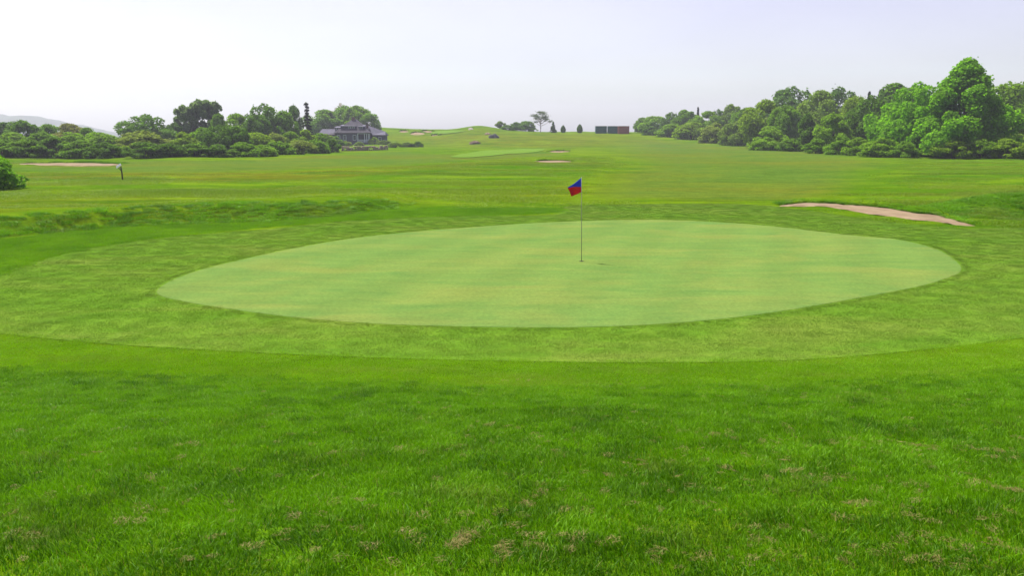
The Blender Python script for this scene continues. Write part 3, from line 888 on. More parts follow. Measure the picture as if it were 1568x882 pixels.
def make_stems(seed):
    g = np.random.default_rng(seed); mb = MB()
    for i in range(6):
        a = g.uniform(0, 6.28); L = g.uniform(.15, .38)
        mb.tube([(0.03 * math.cos(a), .03 * math.sin(a), -.03), (math.cos(a) * L * .5, math.sin(a) * L * .5, .3), (math.cos(a) * L, math.sin(a) * L, .62)], [.016, .012, .004], 5)
    return mb.mesh('stems', M_BARK, True)

BUSH = [make_crown(100 + i, 8000, 0.0, 'bush', 0.040, 32) for i in range(7)]
ROUND = [make_crown(200 + i, 13000, 0.08, 'round', 0.033, 46) for i in range(6)]
SPREAD = [make_crown(300 + i, 11000, 0.18, 'spread', 0.035, 28) for i in range(3)]
TALL = [make_crown(320 + i, 12000, 0.06, 'peak', 0.034, 42) for i in range(2)]
BIG = make_crown(400, 48000, 0.05, 'peak', 0.021, 84)
def pine_crown(seed):
    g = np.random.default_rng(seed); lobes = []
    for i in range(50):
        h = .22 + .74 * g.random() ** .8; th = g.uniform(0, 6.28); R_ = .46 * math.sqrt(max(.05, 1 - (2 * (h - .58) / 1.02) ** 2)) * g.uniform(.2, 1)
        lobes.append((np.array([math.cos(th) * R_, math.sin(th) * R_, h]), g.uniform(.065, .125)))
    p, d = crown_points(g, 10500, lobes, .75, .4)
    V, F, rn = leaf_cloud(p, d * .5 + g.normal(size=d.shape) * .6 + np.array([0, 0, .3]), .034, g, 2.2)
    return mesh_np('crown', V, F, M_LEAF, False, dict(rnd=rn))
PINES = [pine_crown(600), pine_crown(601)]
SPARSE = make_crown(500, 1500, 0.2, 'spread', 0.035, 14)
TRUNKS = [make_trunk(i) for i in range(4)]
STEMS = [make_stems(i) for i in range(3)]

def conifer_mesh(seed, tiers, base_r, droop, leaf, per, gap=0.0):
    g = np.random.default_rng(seed); P = []; N = []
    for i in range(tiers):
        z = 0.06 + 0.92 * i / tiers; R = base_r * (1 - i / tiers) ** .85 + .012
        nb = 7
        for b in range(nb):
            if g.random() < gap: continue
            a = g.uniform(0, 6.28); L = R * g.uniform(.65, 1.15)
            t = g.random(per) ** .7
            x = np.cos(a) * L * t; y = np.sin(a) * L * t
            zz = z - droop * L * t ** 1.3 + g.normal(0, .010, per)
            w = g.normal(0, .022, (per, 2)) * (1 - .5 * t[:, None])
            P.append(np.column_stack([x + w[:, 0], y + w[:, 1], zz])); N.append(np.column_stack([g.normal(0, .5, per) + np.cos(a) * .4, g.normal(0, .5, per) + np.sin(a) * .4, np.ones(per) * .8]))
    V, F, rn = leaf_cloud(np.concatenate(P), np.concatenate(N), leaf, g, 2.0)
    return mesh_np('crown', V, F, M_LEAF, False, dict(rnd=rn))

def straight_trunk(r=0.02, top=.95):
    return MB().tube([(0, 0, -.03), (0, 0, top * .5), (0, 0, top)], [r, r * .6, r * .15], 7).mesh('trunk', M_BARK, True)

SPRUCE = conifer_mesh(7, 15, 0.26, .22, .017, 95, .25)
CONE = conifer_mesh(8, 20, 0.46, .25, .050, 30)
TIP = conifer_mesh(9, 16, 0.20, .15, .040, 30)
TRUNK_S = straight_trunk()
def egg_mesh():
    g = np.random.default_rng(11); n = 2600
    h = g.random(n); th = g.random(n) * 6.283
    env = 0.5 * np.sin(np.clip(h * .93 + .07, 0, 1) ** .75 * math.pi) ** .6 * (0.9 + .2 * vnoise(th * 2, h * 7, 1, 4)) * g.uniform(.75, 1.03, n)
    p = np.column_stack([np.cos(th) * env, np.sin(th) * env, 0.03 + h * .97])
    d = np.column_stack([np.cos(th), np.sin(th), h - .2])
    V, F, rn = leaf_cloud(p, d + g.normal(size=d.shape) * .5, .06, g)
    return mesh_np('crown', V, F, M_LEAF, False, dict(rnd=rn))
EGG = egg_mesh()

# colours of foliage, raised to make up for light lost among the leaves
G_DARK = (0.092, 0.194, 0.012); G_MID = (0.133, 0.262, 0.010); G_YEL = (0.208, 0.330, 0.012); G_BLUE = (0.085, 0.176, 0.024)
G_OLV = (0.204, 0.273, 0.040); G_LITE = (0.168, 0.305, 0.012); G_DUST = (0.172, 0.269, 0.036); G_RUST = (0.187, 0.201, 0.050); G_VIV = (0.146, 0.337, 0.005)

_n = [0]
def plant(kind, u, d, vtop, wpx, col, label, cat=None, group=None, vb=None):
    """Stands a plant on the land at distance d along photo column u; height and spread follow from the survey."""
    x, y = at_depth(u, d); zb = tz(x, y)
    top = CAM_Z + (205 - vtop) / F_PX * d * 1.005
    H = max(0.5, top - zb); Wd = wpx / F_PX * d
    _n[0] += 1; i = _n[0]
    g = random.Random(i)
    if kind == 'bush':
        names = ('leafy_bush', 'foliage', 'stems', BUSH[i % 7], STEMS[i % 3]); cat = cat or 'bush'
    elif kind in ('tree', 'spread', 'tall', 'big', 'sparse', 'pine'):
        cm = {'tree': ROUND[i % 6], 'spread': SPREAD[i % 3], 'tall': TALL[i % 2], 'big': BIG, 'sparse': SPARSE, 'pine': PINES[i % 2]}[kind]
        names = ('broadleaf_tree', 'crown', 'trunk', cm, TRUNKS[i % 4]); cat = cat or 'tree'
    elif kind == 'spruce': names = ('spruce_tree', 'crown', 'trunk', SPRUCE, TRUNK_S); cat = 'tree'
    elif kind == 'cone': names = ('conifer_tree', 'crown', 'trunk', CONE, TRUNK_S); cat = 'tree'
    elif kind == 'tip': names = ('conifer_tree', 'crown', 'trunk', TIP, TRUNK_S); cat = 'tree'
    elif kind == 'egg': names = ('clipped_evergreen', 'crown', 'trunk', EGG, TRUNK_S); cat = 'tree'
    e = empty(names[0], (x, y, zb - 0.03), g.uniform(0, 6.28), label, cat, group)
    dep = Wd if kind in ('spruce', 'cone', 'tip', 'egg') else max(Wd, min(H, Wd * 1.6)) * g.uniform(.85, 1.0)
    k = (1.16 if kind in ('tree', 'spread', 'big', 'tall', 'pine') else 1.12 if kind == 'bush' else 1.0) / (0.56 if kind == 'spruce' else 0.92 if kind in ('cone',) else 0.44 if kind == 'tip' else 1.0)
    c = link(names[1], names[3], e); c.scale = (Wd * k, Wd * k, H); 
    v = g.uniform(.92, 1.08); c.color = (col[0] * v, col[1] * v, col[2] * v, 1)
    t = link(names[2], names[4], e); t.scale = (Wd * .9 if kind in ('bush',) else H * .8, Wd * .9 if kind in ('bush',) else H * .8, H * .9)
    return e

GL = 'bushes and trees of the left thicket'; GR = 'trees and bushes along the right edge of the fairway'; GH = 'trees around the house'; GRD = 'trees on the ridge skyline'
VEG = [
 # ---- left thicket, front row
 ('bush', 8, 118, 215, 66, G_MID, 'big mid green bush at the left end of the front hedge, behind the bunker', GL),
 ('bush', 52, 119, 213, 56, G_MID, 'rounded green bush directly behind the left part of the far left bunker', GL),
 ('bush', 93, 120, 210, 54, G_DARK, 'darkest tall bush behind the middle of the far left bunker', GL),
 ('bush', 132, 119, 214, 50, G_MID, 'green bush behind the small turf mound at the far left bunker', GL),
 ('bush', 168, 118, 217, 48, G_DARK, 'dark bush just left of the gap in the front hedge', GL),
 ('bush', 198, 124, 222, 20, G_YEL, 'small pale yellow bush standing in the gap of the front hedge', GL),
 ('bush', 228, 117, 217, 54, G_DARK, 'dark bush just right of the gap in the front hedge', GL),
 ('bush', 266, 118, 219, 52, G_DARK, 'dark bush in front of the pale olive shrub mound', GL),
 ('bush', 303, 120, 219, 50, G_MID, 'yellow topped dark bush in the front hedge below the pair of pines', GL),
 ('bush', 340, 121, 220, 50, G_DARK, 'low dark bush in the front hedge under the twin dark round tree', GL),
 ('bush', 376, 123, 217, 48, G_MID, 'green bush in the front hedge left of where the edge turns uphill', GL),
 ('bush', 404, 126, 221, 40, G_LITE, 'light green low bush where the hedge edge turns uphill', GL),
 ('bush', 432, 136, 216, 42, G_MID, 'mid green bush on the uphill hedge edge below the spruce', GL),
 ('bush', 462, 146, 214, 42, G_OLV, 'olive bush on the uphill hedge edge, left of the house', GL),
 ('bush', 488, 155, 213, 36, G_MID, 'green bush near the right end of the thicket, below the left wing roof', GL),
 ('bush', 511, 163, 212, 26, G_DARK, 'small dark round bush at the right end of the thicket beside the stone wall', GL),
 # ---- left thicket, middle rows
 ('bush', -12, 138, 198, 70, G_MID, 'green bush cut by the left picture edge in the second row', GL),
 ('bush', 30, 142, 203, 62, G_LITE, 'light green bush in the second row behind the left bunker hedge', GL),
 ('bush', 76, 140, 202, 60, G_MID, 'mid green bush in the second row under the dark round tree', GL),
 ('bush', 118, 142, 203, 54, G_LITE, 'light green bush in the second row under the rust tinged tree', GL),
 ('bush', 160, 146, 203, 56, G_LITE, 'yellowish green bush on the low saddle where far hills show above', GL),
 ('bush', 226, 138, 201, 84, G_OLV, 'wide pale olive grey shrub mound in the left thicket', GL),
 ('bush', 205, 132, 209, 44, G_OLV, 'small olive grey shrub leaning on the left of the wide olive mound', GL),
 ('bush', 286, 140, 203, 46, G_YEL, 'bright yellow green bush right of the wide olive mound', GL),
 ('bush', 318, 150, 196, 46, G_MID, 'mid green bush at the feet of the pair of pines', GL),
 ('tree', 342, 142, 193, 38, G_DARK, 'dark round small tree, left one of the twin in the thicket', GL),
 ('tree', 370, 142, 194, 38, G_DARK, 'dark round small tree, right one of the twin in the thicket', GL),
 ('bush', 398, 146, 203, 44, G_YEL, 'yellow green bush right of the twin dark round trees', GL),
 ('bush', 424, 156, 204, 44, G_OLV, 'olive tinted bush below the tall dark domed tree', GL),
 ('bush', 450, 162, 202, 40, G_LITE, 'light green bush just left of the spruce foot', GL),
 ('bush', 472, 168, 199, 34, G_YEL, 'yellow green bush right at the foot of the spruce', GL),
 ('bush', 494, 172, 204, 36, G_MID, 'green bush covering the lower left wing of the house', GL),
 # ---- left thicket, trees behind
 ('tree', 8, 165, 185, 48, G_BLUE, 'bluish green tree at the far left skyline', GL),
 ('tree', 48, 162, 186, 50, G_DARK, 'dark round tree left of the rust tinged tree under the far hills', GL),
 ('tree', 84, 172, 191, 46, G_MID, 'green tree between the dark round tree and the rust tinged tree', GL),
 ('tree', 118, 168, 190, 40, G_RUST, 'rust tinged brownish tree below the end of the far hills', GL),
 ('tree', 146, 166, 196, 34, G_MID, 'low green tree right of the rust tinged tree', GL),
 ('tree', 232, 178, 178, 64, G_DARK, 'dark dome shaped tree standing alone on the left skyline', GL),
 ('tree', 274, 184, 189, 24, G_BLUE, 'small dark tree between the dome shaped tree and the pines', GL),
 ('pine', 299, 188, 160, 40, (.20, .30, .12), 'shorter left pine of the dark bluish pair on the skyline', GL),
 ('pine', 325, 190, 156, 48, (.19, .285, .12), 'taller right pine of the dark bluish pair on the skyline', GL),
 ('tree', 344, 180, 176, 22, G_MID, 'small green tree touching the right side of the pines', GL),
 ('tree', 368, 186, 176, 50, G_LITE, 'light green tree between the pines and the tall dark domed tree', GL),
 ('tree', 412, 192, 163, 54, G_DARK, 'tall dark domed tree left of the spruce', GL),
 ('tree', 400, 182, 178, 36, G_DARK, 'dark tree in front of the tall dark domed tree', GL),
 ('tree', 440, 196, 172, 36, G_MID, 'hazy green tree behind the left side of the spruce', GL),
 ('tree', 456, 206, 164, 24, G_BLUE, 'narrow tree with raised tuft just left of the spruce', GL),
 ('spruce', 476, 196, 155, 30, (0.018, 0.034, 0.016), 'tall narrow dark spruce with ragged tiers left of the house', GL),
 # ---- round the house
 ('tree', 500, 300, 170, 52, G_MID, 'hazy green tree behind the left wing of the house', GH),
 ('tree', 532, 305, 165, 52, G_MID, 'hazy domed tree behind the main roof of the house', GH),
 ('tree', 550, 300, 164, 40, G_LITE, 'tallest hazy tree behind the house chimney', GH),
 ('tree', 568, 296, 175, 34, G_MID, 'green tree sloping down behind the right wing of the house', GH),
 ('sparse', 523, 318, 160, 26, (.26, .22, .21), 'pale nearly leafless tree top above the house', GH),
 ('bush', 576, 262, 209.5, 15, G_YEL, 'bright yellow green shrub beside the white porch', GH),
 ('bush', 591, 260, 214, 18, G_DUST, 'low grey green shrub right of the yellow green porch shrub', GH),
 ('bush', 608, 215, 217, 20, G_DUST, 'grey green low shrub just right of the stone wall', GH),
 ('bush', 626, 218, 217, 22, G_DUST, 'middle one of the grey green shrubs right of the stone wall', GH),
 ('bush', 642, 222, 216, 16, G_BLUE, 'last darker shrub of the row right of the stone wall', GH),
 ('bush', 519, 236, 208.5, 24, G_MID, 'green bush hiding the low extension of the house', GH),
 ('bush', 503, 230, 205, 26, G_YEL, 'yellow green bush in front of the left wing of the house', GH),
 ('bush', 533, 242, 215.0, 16, G_OLV, 'low olive shrub under the left front window of the house', GH),
 ('bush', 553, 246, 216.2, 15, G_DUST, 'low grey green shrub at the foot of the porch', GH),
 # ---- ridge skyline
 ('spread', 767, 345, 186, 13, G_DUST, 'thin pale tree at the left end of the ridge clump', GRD),
 ('bush', 777, 335, 191.5, 20, G_MID, 'leftmost green bush of the ridge clump', GRD),
 ('tree', 790, 338, 187.5, 18, G_DARK, 'darker bush in the middle of the ridge clump', GRD),
 ('tree', 805, 336, 186, 22, G_MID, 'tallest green bush of the ridge clump with ragged top', GRD),
 ('bush', 816, 335, 194.5, 13, G_MID, 'small low bush ending the ridge clump beside the lone tree', GRD),
 ('cone', 846, 325, 186, 12, G_BLUE, 'cone shaped evergreen right of the lone flat topped tree', GRD),
 ('egg', 861, 325, 192, 8, G_DARK, 'short rounded evergreen next to the cone shaped one', GRD),
 ('egg', 886, 325, 190.5, 9, G_DARK, 'upright egg shaped evergreen standing alone left of the containers', GRD),
 # ---- right wood, far end to near end
 ('tree', 980, 335, 181, 24, G_MID, 'small green tree at the far end of the right wood, beside the containers', GR),
 ('tree', 997, 318, 179, 36, G_LITE, 'light green rounded tree near the far end of the right wood', GR),
 ('bush', 994, 300, 194, 26, G_DARK, 'dark low bush at the foot of the far end of the right wood', GR),
 ('tree', 1023, 310, 174, 28, G_DARK, 'dark tree behind the far end of the right wood', GR),
 ('tree', 1046, 300, 170, 34, G_MID, 'mid green tree left of the pair of dark spires', GR),
 ('bush', 1025, 285, 190, 44, G_LITE, 'light green bush at the wood edge near its far end', GR),
 ('bush', 1056, 270, 188, 44, G_YEL, 'yellow green bush at the wood edge below the dark spires', GR),
 ('tip', 1063, 305, 163.5, 9, (0.016, 0.03, 0.016), 'slim dark spire poking above the right wood skyline', GR),
 ('tree', 1076, 285, 172, 40, G_LITE, 'light green tree right of the slim dark spire', GR),
 ('tree', 1094, 290, 170, 22, G_BLUE, 'bluish small tree crown on the right wood skyline', GR),
 ('tree', 1115, 285, 162, 30, G_DUST, 'dusty olive tree crown standing proud of the skyline', GR),
 ('bush', 1090, 245, 189, 46, G_OLV, 'olive bush at the wood edge under the dusty tree', GR),
 ('bush', 1122, 230, 186, 44, G_DUST, 'dusty green bush at the wood edge, left of the bright tree', GR),
 ('tree', 1138, 255, 167, 46, G_MID, 'mid green tree behind the left side of the bright yellow green tree', GR),
 ('tree', 1162, 208, 156, 54, G_YEL, 'bright yellow green tree in the middle of the right wood', GR),
 ('tree', 1202, 240, 139, 76, G_BLUE, 'broad dark bluish tree on the skyline behind the bright tree', GR),
 ('tree', 1192, 200, 164, 44, G_MID, 'mid green tree right of the bright yellow green tree', GR),
 ('bush', 1172, 184, 194, 52, G_LITE, 'rounded light bush with hanging skirts below the bright tree', GR),
 ('bush', 1168, 176, 210, 44, G_LITE, 'low spreading shrub at the grass edge below the rounded light bush', GR),
 ('bush', 1206, 170, 212, 36, G_MID, 'low green shrub at the grass edge, left of the dark ivy clad tree', GR),
 ('tree', 1242, 205, 143, 60, G_DUST, 'tall dusty green tree in the centre of the right wood', GR),
 ('tree', 1272, 232, 140, 60, G_BLUE, 'dark tree on the skyline behind the tall dusty green tree', GR),
 ('tall', 1228, 172, 176, 42, G_DARK, 'narrow dark tree reaching forward below the dusty green tree', GR),
 ('tree', 1298, 196, 152, 46, G_YEL, 'yellow green crown between the dusty tree and the dark spires', GR),
 ('tree', 1268, 164, 176, 48, G_LITE, 'yellow topped rounded tree at the wood edge below the dusty tree', GR),
 ('tip', 1318, 205, 139, 15, (0.02, 0.036, 0.018), 'taller ragged dark spire on the skyline left of the big tree', GR),
 ('tip', 1334, 210, 136, 14, (0.02, 0.036, 0.018), 'right hand ragged dark spire beside the bright green front tree', GR),
 ('tree', 1322, 168, 152, 62, G_DARK, 'dark green tree in front of the ragged spires', GR),
 ('tree', 1366, 205, 133, 88, G_DARK, 'wide dark tree on the skyline left of the big tree', GR),
 ('bush', 1244, 154, 212, 34, G_MID, 'low bush at the grass edge under the narrow dark tree', GR),
 ('bush', 1280, 146, 208, 40, G_MID, 'dense green bush at the grass edge below the yellow topped tree', GR),
 ('bush', 1306, 140, 210, 36, G_LITE, 'light green bush at the grass edge left of the bright green front tree', GR),
 ('tree', 1352, 148, 160, 64, G_VIV, 'vivid green lower tree left of the bright green front tree', GR),
 ('tree', 1394, 138, 134, 84, G_VIV, 'bright vivid green front tree leaning against the big tree', GR),
 ('big', 1462, 130, 99, 128, G_VIV, 'biggest tree of the right wood with ragged pointed top', GR),
 ('tree', 1528, 165, 133, 84, G_LITE, 'light olive green tree just right of the biggest tree', GR),
 ('tree', 1572, 160, 131, 76, G_MID, 'tree cut by the right picture edge behind the pale shrub', GR),
 ('bush', 1560, 134, 180, 48, G_DUST, 'pale dusty rounded shrub near the right picture edge', GR),
 ('tree', 1520, 142, 172, 52, G_MID, 'mid green small tree between the biggest tree and the pale shrub', GR),
 ('bush', 1342, 132, 211, 54, G_LITE, 'wide light green bush at the grass edge under the vivid green trees', GR),
 ('bush', 1378, 129, 216, 38, G_MID, 'green bush at the grass edge left of the deep shadow under the biggest tree', GR),
 ('bush', 1452, 124, 215, 50, G_YEL, 'yellow green bush at the foot of the biggest tree', GR),
 ('bush', 1494, 123, 213, 46, G_LITE, 'second light bush along the foot of the wood, right of the biggest tree trunk', GR),
 ('bush', 1530, 122, 212, 46, G_YEL, 'yellow green bush third along the foot of the wood right of the biggest tree', GR),
 ('bush', 1566, 120, 207, 50, G_YEL, 'yellow green bush cut by the right picture edge at the foot of the wood', GR),
 ('bush', 1610, 121, 206, 60, G_MID, 'bush just outside the right end of the edge hedge', GR),
 # ---- left picture edge
 ('bush', -16, 52, 221, 86, G_VIV, 'near dark leafy bush cut by the left picture edge', None),
]
for kind, u, d, vt, w, col, lab, grp in VEG:
    plant(kind, u, d, vt, w, col, lab, None, grp)

# lone flat topped tree on the ridge
def lone_tree():
    D = 328.0; x, y = at_depth(827, D); zb = tz(x, y)
    H = CAM_Z + (205 - 171) / F_PX * D - zb
    e = empty('flat_topped_tree', (x, y, zb - .03), 0, 'lone thin flat topped tree with open branches on the ridge', 'tree', GRD)
    g = np.random.default_rng(5); mb = MB(); P = []; N = []
    mb.tube([(0, 0, -.1), (.05, 0, H * .22), (-.02, 0, H * .42), (.08, 0, H * .62)], [.26, .2, .17, .1], 7)
    for i in range(15):
        a = i * 2.4 + g.uniform(-.3, .3); z0 = H * g.uniform(.3, .6); L = H * g.uniform(.22, .50); rise = H * g.uniform(.12, .42)
        ex, ey, ez = math.cos(a) * L, math.sin(a) * L * .9, min(z0 + rise, H * .97)
        mb.tube([(0, 0, z0), (ex * .45, ey * .45, z0 + (ez - z0) * .35), (ex, ey, ez)], [.11, .075, .02], 5)
        for j in range(3):
            cx, cy, cz = ex * g.uniform(.6, 1.1), ey * g.uniform(.6, 1.1), ez + g.normal(0, .22)
            m = 42
            q = g.normal(size=(m, 3)) * np.array([.55, .55, .17]) + np.array([cx, cy, cz]); P.append(q); N.append(g.normal(size=(m, 3)) + np.array([0, 0, 1.0]))
    for j in range(7):
        m = 50; q = g.normal(size=(m, 3)) * np.array([.5, .5, .16]) + np.array([g.normal(.3, .7), g.normal(0, .7), H * .94 + g.normal(0, .15)]); P.append(q); N.append(g.normal(size=(m, 3)) + np.array([0, 0, 1.0]))
    V, F, rn = leaf_cloud(np.concatenate(P), np.concatenate(N), 0.22, g)
    c = link('crown', mesh_np('crown', V, F, M_LEAF, False, dict(rnd=rn)), e); c.color = (.085, .125, .06, 1)
    mb.build('trunk', M_PALEBARK, e, True)
lone_tree()

# dead twigs left of the big tree's top
# ------------------------------------------------------------------ flagstick and hole
M_POLE = simple_mat('pole_metal', (0.20, 0.215, 0.16), 0.45, .05, 2, .5)
M_WHITE = simple_mat('white_paint', (0.72, 0.73, 0.74), 0.6, .05)
def flag_material():
    m, nt = new_mat('flag_cloth'); t = NT(nt)
    s = t.attr('half'); co = t.n('ShaderNodeTexCoord').outputs['Object']
    f = t.noise(co, 9, 3)
    c = t.mix(t.rng(s, 0.48, 0.52), (0.62, 0.004, 0.016), (0.014, 0.060, 0.62))
    c = t.mix(t.rng(f, .3, .7, 0, .15), c, (0.02, 0.02, 0.05))
    p = t.n('ShaderNodeBsdfPrincipled'); t.l(c, p.inputs['Base Color']); p.inputs['Roughness'].default_value = .6
    tr = t.n('ShaderNodeBsdfTranslucent'); t.l(c, tr.inputs['Color'])
    ms = t.n('ShaderNodeMixShader'); ms.inputs[0].default_value = .45
    t.l(p.outputs[0], ms.inputs[1]); t.l(tr.outputs[0], ms.inputs[2]); t.out(ms.outputs[0])
    return m

def flagstick():
    x, y = on_ground(890.5, 401)
    z = tz(x, y) + .02
    D = y
    px = D / F_PX * 1.008
    e = empty('flagstick', (x, y, z), 0, 'thin flagstick with a blue over red flag standing in the hole', 'flagstick')
    Ht = 127.5 * px
    MB().tube([(0, 0, -.1), (-.012, 0, Ht * .4), (-.035, 0, Ht)], [.0095, .0085, .007], 10).build('pole', M_POLE, e, True)
    MB().tube([(-.035, 0, Ht), (-.0351, 0, Ht + .015)], [.009, .006], 10).build('finial', M_WHITE, e, True)
    # drooping cloth: hoist down the pole, fly edge hanging low to the left
    n, m = 28, 20; V = []; half = []
    h0 = np.array([-.035, 0, Ht]); h1 = np.array([-.033, 0, Ht - 21.5 * px])
    f0 = np.array([-22.5 * px, .16, Ht - 15.5 * px]); f1 = np.array([-15.5 * px, .20, Ht - 28.5 * px])
    for i in range(n):
        s = i / (n - 1)
        for j in range(m):
            t = j / (m - 1)
            a = h0 + (f0 - h0) * s; b = h1 + (f1 - h1) * s
            a = a + np.array([.02, 0, .045]) * math.sin(s * math.pi) * -0.6
            b = b + np.array([0, 0, .03]) * math.sin(s * math.pi) * -.4
            p = a + (b - a) * t
            w = math.sin(s * 8.5 + t * 2.6) * .035 * s ** .6 + math.sin(s * 4 - t * 5) * .022 * s
            p = p + np.array([.25 * w, w, .1 * w])
            V.append(p)
            lim = 0.66 - 0.62 * s ** .8 + .03 * math.sin(s * 9)
            half.append(1 - np.clip(.5 + (t - lim) * 4, 0, 1))
    idx = np.arange(n * m).reshape(n, m)
    q = np.stack([idx[:-1, :-1], idx[1:, :-1], idx[1:, 1:], idx[:-1, 1:]], -1).reshape(-1, 4)
    fl = link('flag', mesh_np('flag', V, q, flag_material(), True, dict(half=half)), e)
    sm = fl.modifiers.new('cloth', 'SOLIDIFY'); sm.thickness = .002
    # hole as a flat ring and dark disc, cup shade put into the colour
    c = empty('hole', (x, y, z), 0, 'golf hole with flat dark disc for its shaded cup at the foot of the flagstick', 'hole')
    ms_ = MB(); k = 24; R = .054
    vs = []; fs = []
    for i in range(k):
        a = 2 * math.pi * i / k
        vs += [(math.cos(a) * R, math.sin(a) * R, .004), (math.cos(a) * (R + .012), math.sin(a) * (R + .012), .003)]
    for i in range(k): fs.append((2 * i, 2 * i + 1, 2 * ((i + 1) % k) + 1, 2 * ((i + 1) % k)))
    ms_.add(vs, fs).build('rim', simple_mat('cut_soil', (.05, .05, .025), .9), c)
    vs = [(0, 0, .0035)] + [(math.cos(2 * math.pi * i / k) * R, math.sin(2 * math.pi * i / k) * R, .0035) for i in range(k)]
    MB().add(vs, [(0, 1 + i, 1 + (i + 1) % k) for i in range(k)]).build('cup', simple_mat('cup_shade', (.012, .014, .008), .9), c)
flagstick()

# ------------------------------------------------------------------ signpost near the left fairway
def signpost():
    x, y = on_ground(187.5, 275.5); z = tz(x, y); px = y / F_PX
    e = empty('signpost', (x, y, z), 0, 'dark leaning post with small slanted white board near the left bunker', 'sign')
    M_W = simple_mat('weathered_wood', (.045, .04, .035), .85, .3, 8)
    h = 22 * px
    MB().tube([(0.02, 0, -.1), (0, 0, h * .5), (-.04, 0, h * .93)], [.058, .052, .047], 8).build('post', M_W, e, True)
    MB().tube([(-.02, 0, h * .62), (-.2, -.02, h * .86)], [.028, .026], 6).build('strut', M_W, e)
    b = MB()
    a0 = Vector((-.34, 0, h * .80)); a1 = Vector((-.02, 0, h * 1.0)); up = Vector((-.07, .06, .15)); dy = Vector((0, .05, 0))
    vs = []
    for o in (Vector((0, 0, 0)), up):
        for (p, s) in ((a0, -1), (a1, -1), (a1, 1), (a0, 1)): vs.append(p + dy * s + o)
    b.add(vs, [(0, 3, 2, 1), (4, 5, 6, 7), (0, 1, 5, 4), (1, 2, 6, 5), (2, 3, 7, 6), (3, 0, 4, 7)]).build('board', M_WHITE, e)
signpost()

# ------------------------------------------------------------------ storage containers on the ridge
def shipping_container(u0, u1, D, col, label, roofcol, vtop=193.2, dy=0):
    x0, y = at_depth(u0, D); x1, _ = at_depth(u1, D)
    zb = min(tz(x0, y), tz(x1, y)); zt = CAM_Z + (205 - vtop) / F_PX * D
    H = zt - zb; L = x1 - x0
    e = empty('storage_container', ((x0 + x1) / 2, y, zb), 0, label, 'container', 'storage containers on the ridge')
    m = simple_mat('container_paint', col, .6, .15, 1.2, .3)
    mb = MB(); n = max(6, int(L / .28)); dep = 2.4
    mb.box(-L / 2 + .05, L / 2 - .05, .05, dep - .05, .12, H - .06)
    for i in range(n):
        xx = -L / 2 + .08 + (L - .16) * (i + .25) / n
        mb.box(xx, xx + (L - .16) / n * .5, .0, .06, .15, H - .12)
    mb.build('body', m, e)
    for xx in (-L / 2, L / 2 - .1):
        for yy in (-.02, dep - .08): MB().box(xx, xx + .1, yy, yy + .1, 0, H - .03).build('corner_post', m, e)
    MB().box(-L / 2 + .1, L / 2 - .1, -.015, .075, .02, .14).build('bottom_rail', m, e)
    MB().box(-L / 2 + .1, L / 2 - .1, -.015, .075, H - .15, H - .04).build('top_rail', m, e)
    MB().box(-L / 2 - .02, L / 2 + .02, -.04, dep + .02, H - .03, H + .05).build('roof', simple_mat('container_roof', roofcol, .5), e)
    for k in (0, 1):
        MB().box(L / 2 + .001, L / 2 + .03, .1 + k * 1.1, 1.15 + k * 1.1, .18, H - .18).build('door', m, e)
    return e
shipping_container(910, 926.8, 314, (0.022, 0.100, 0.082), 'leftmost dark green storage container on the ridge', (.5, .55, .55))
shipping_container(928.6, 943.6, 314, (0.026, 0.108, 0.086), 'second dark green storage container, between the first one and the red brown one', (.5, .55, .55))
rc = shipping_container(943.9, 960.5, 312, (0.27, 0.105, 0.068), 'red brown storage container at the right end of the row', (.6, .5, .45))

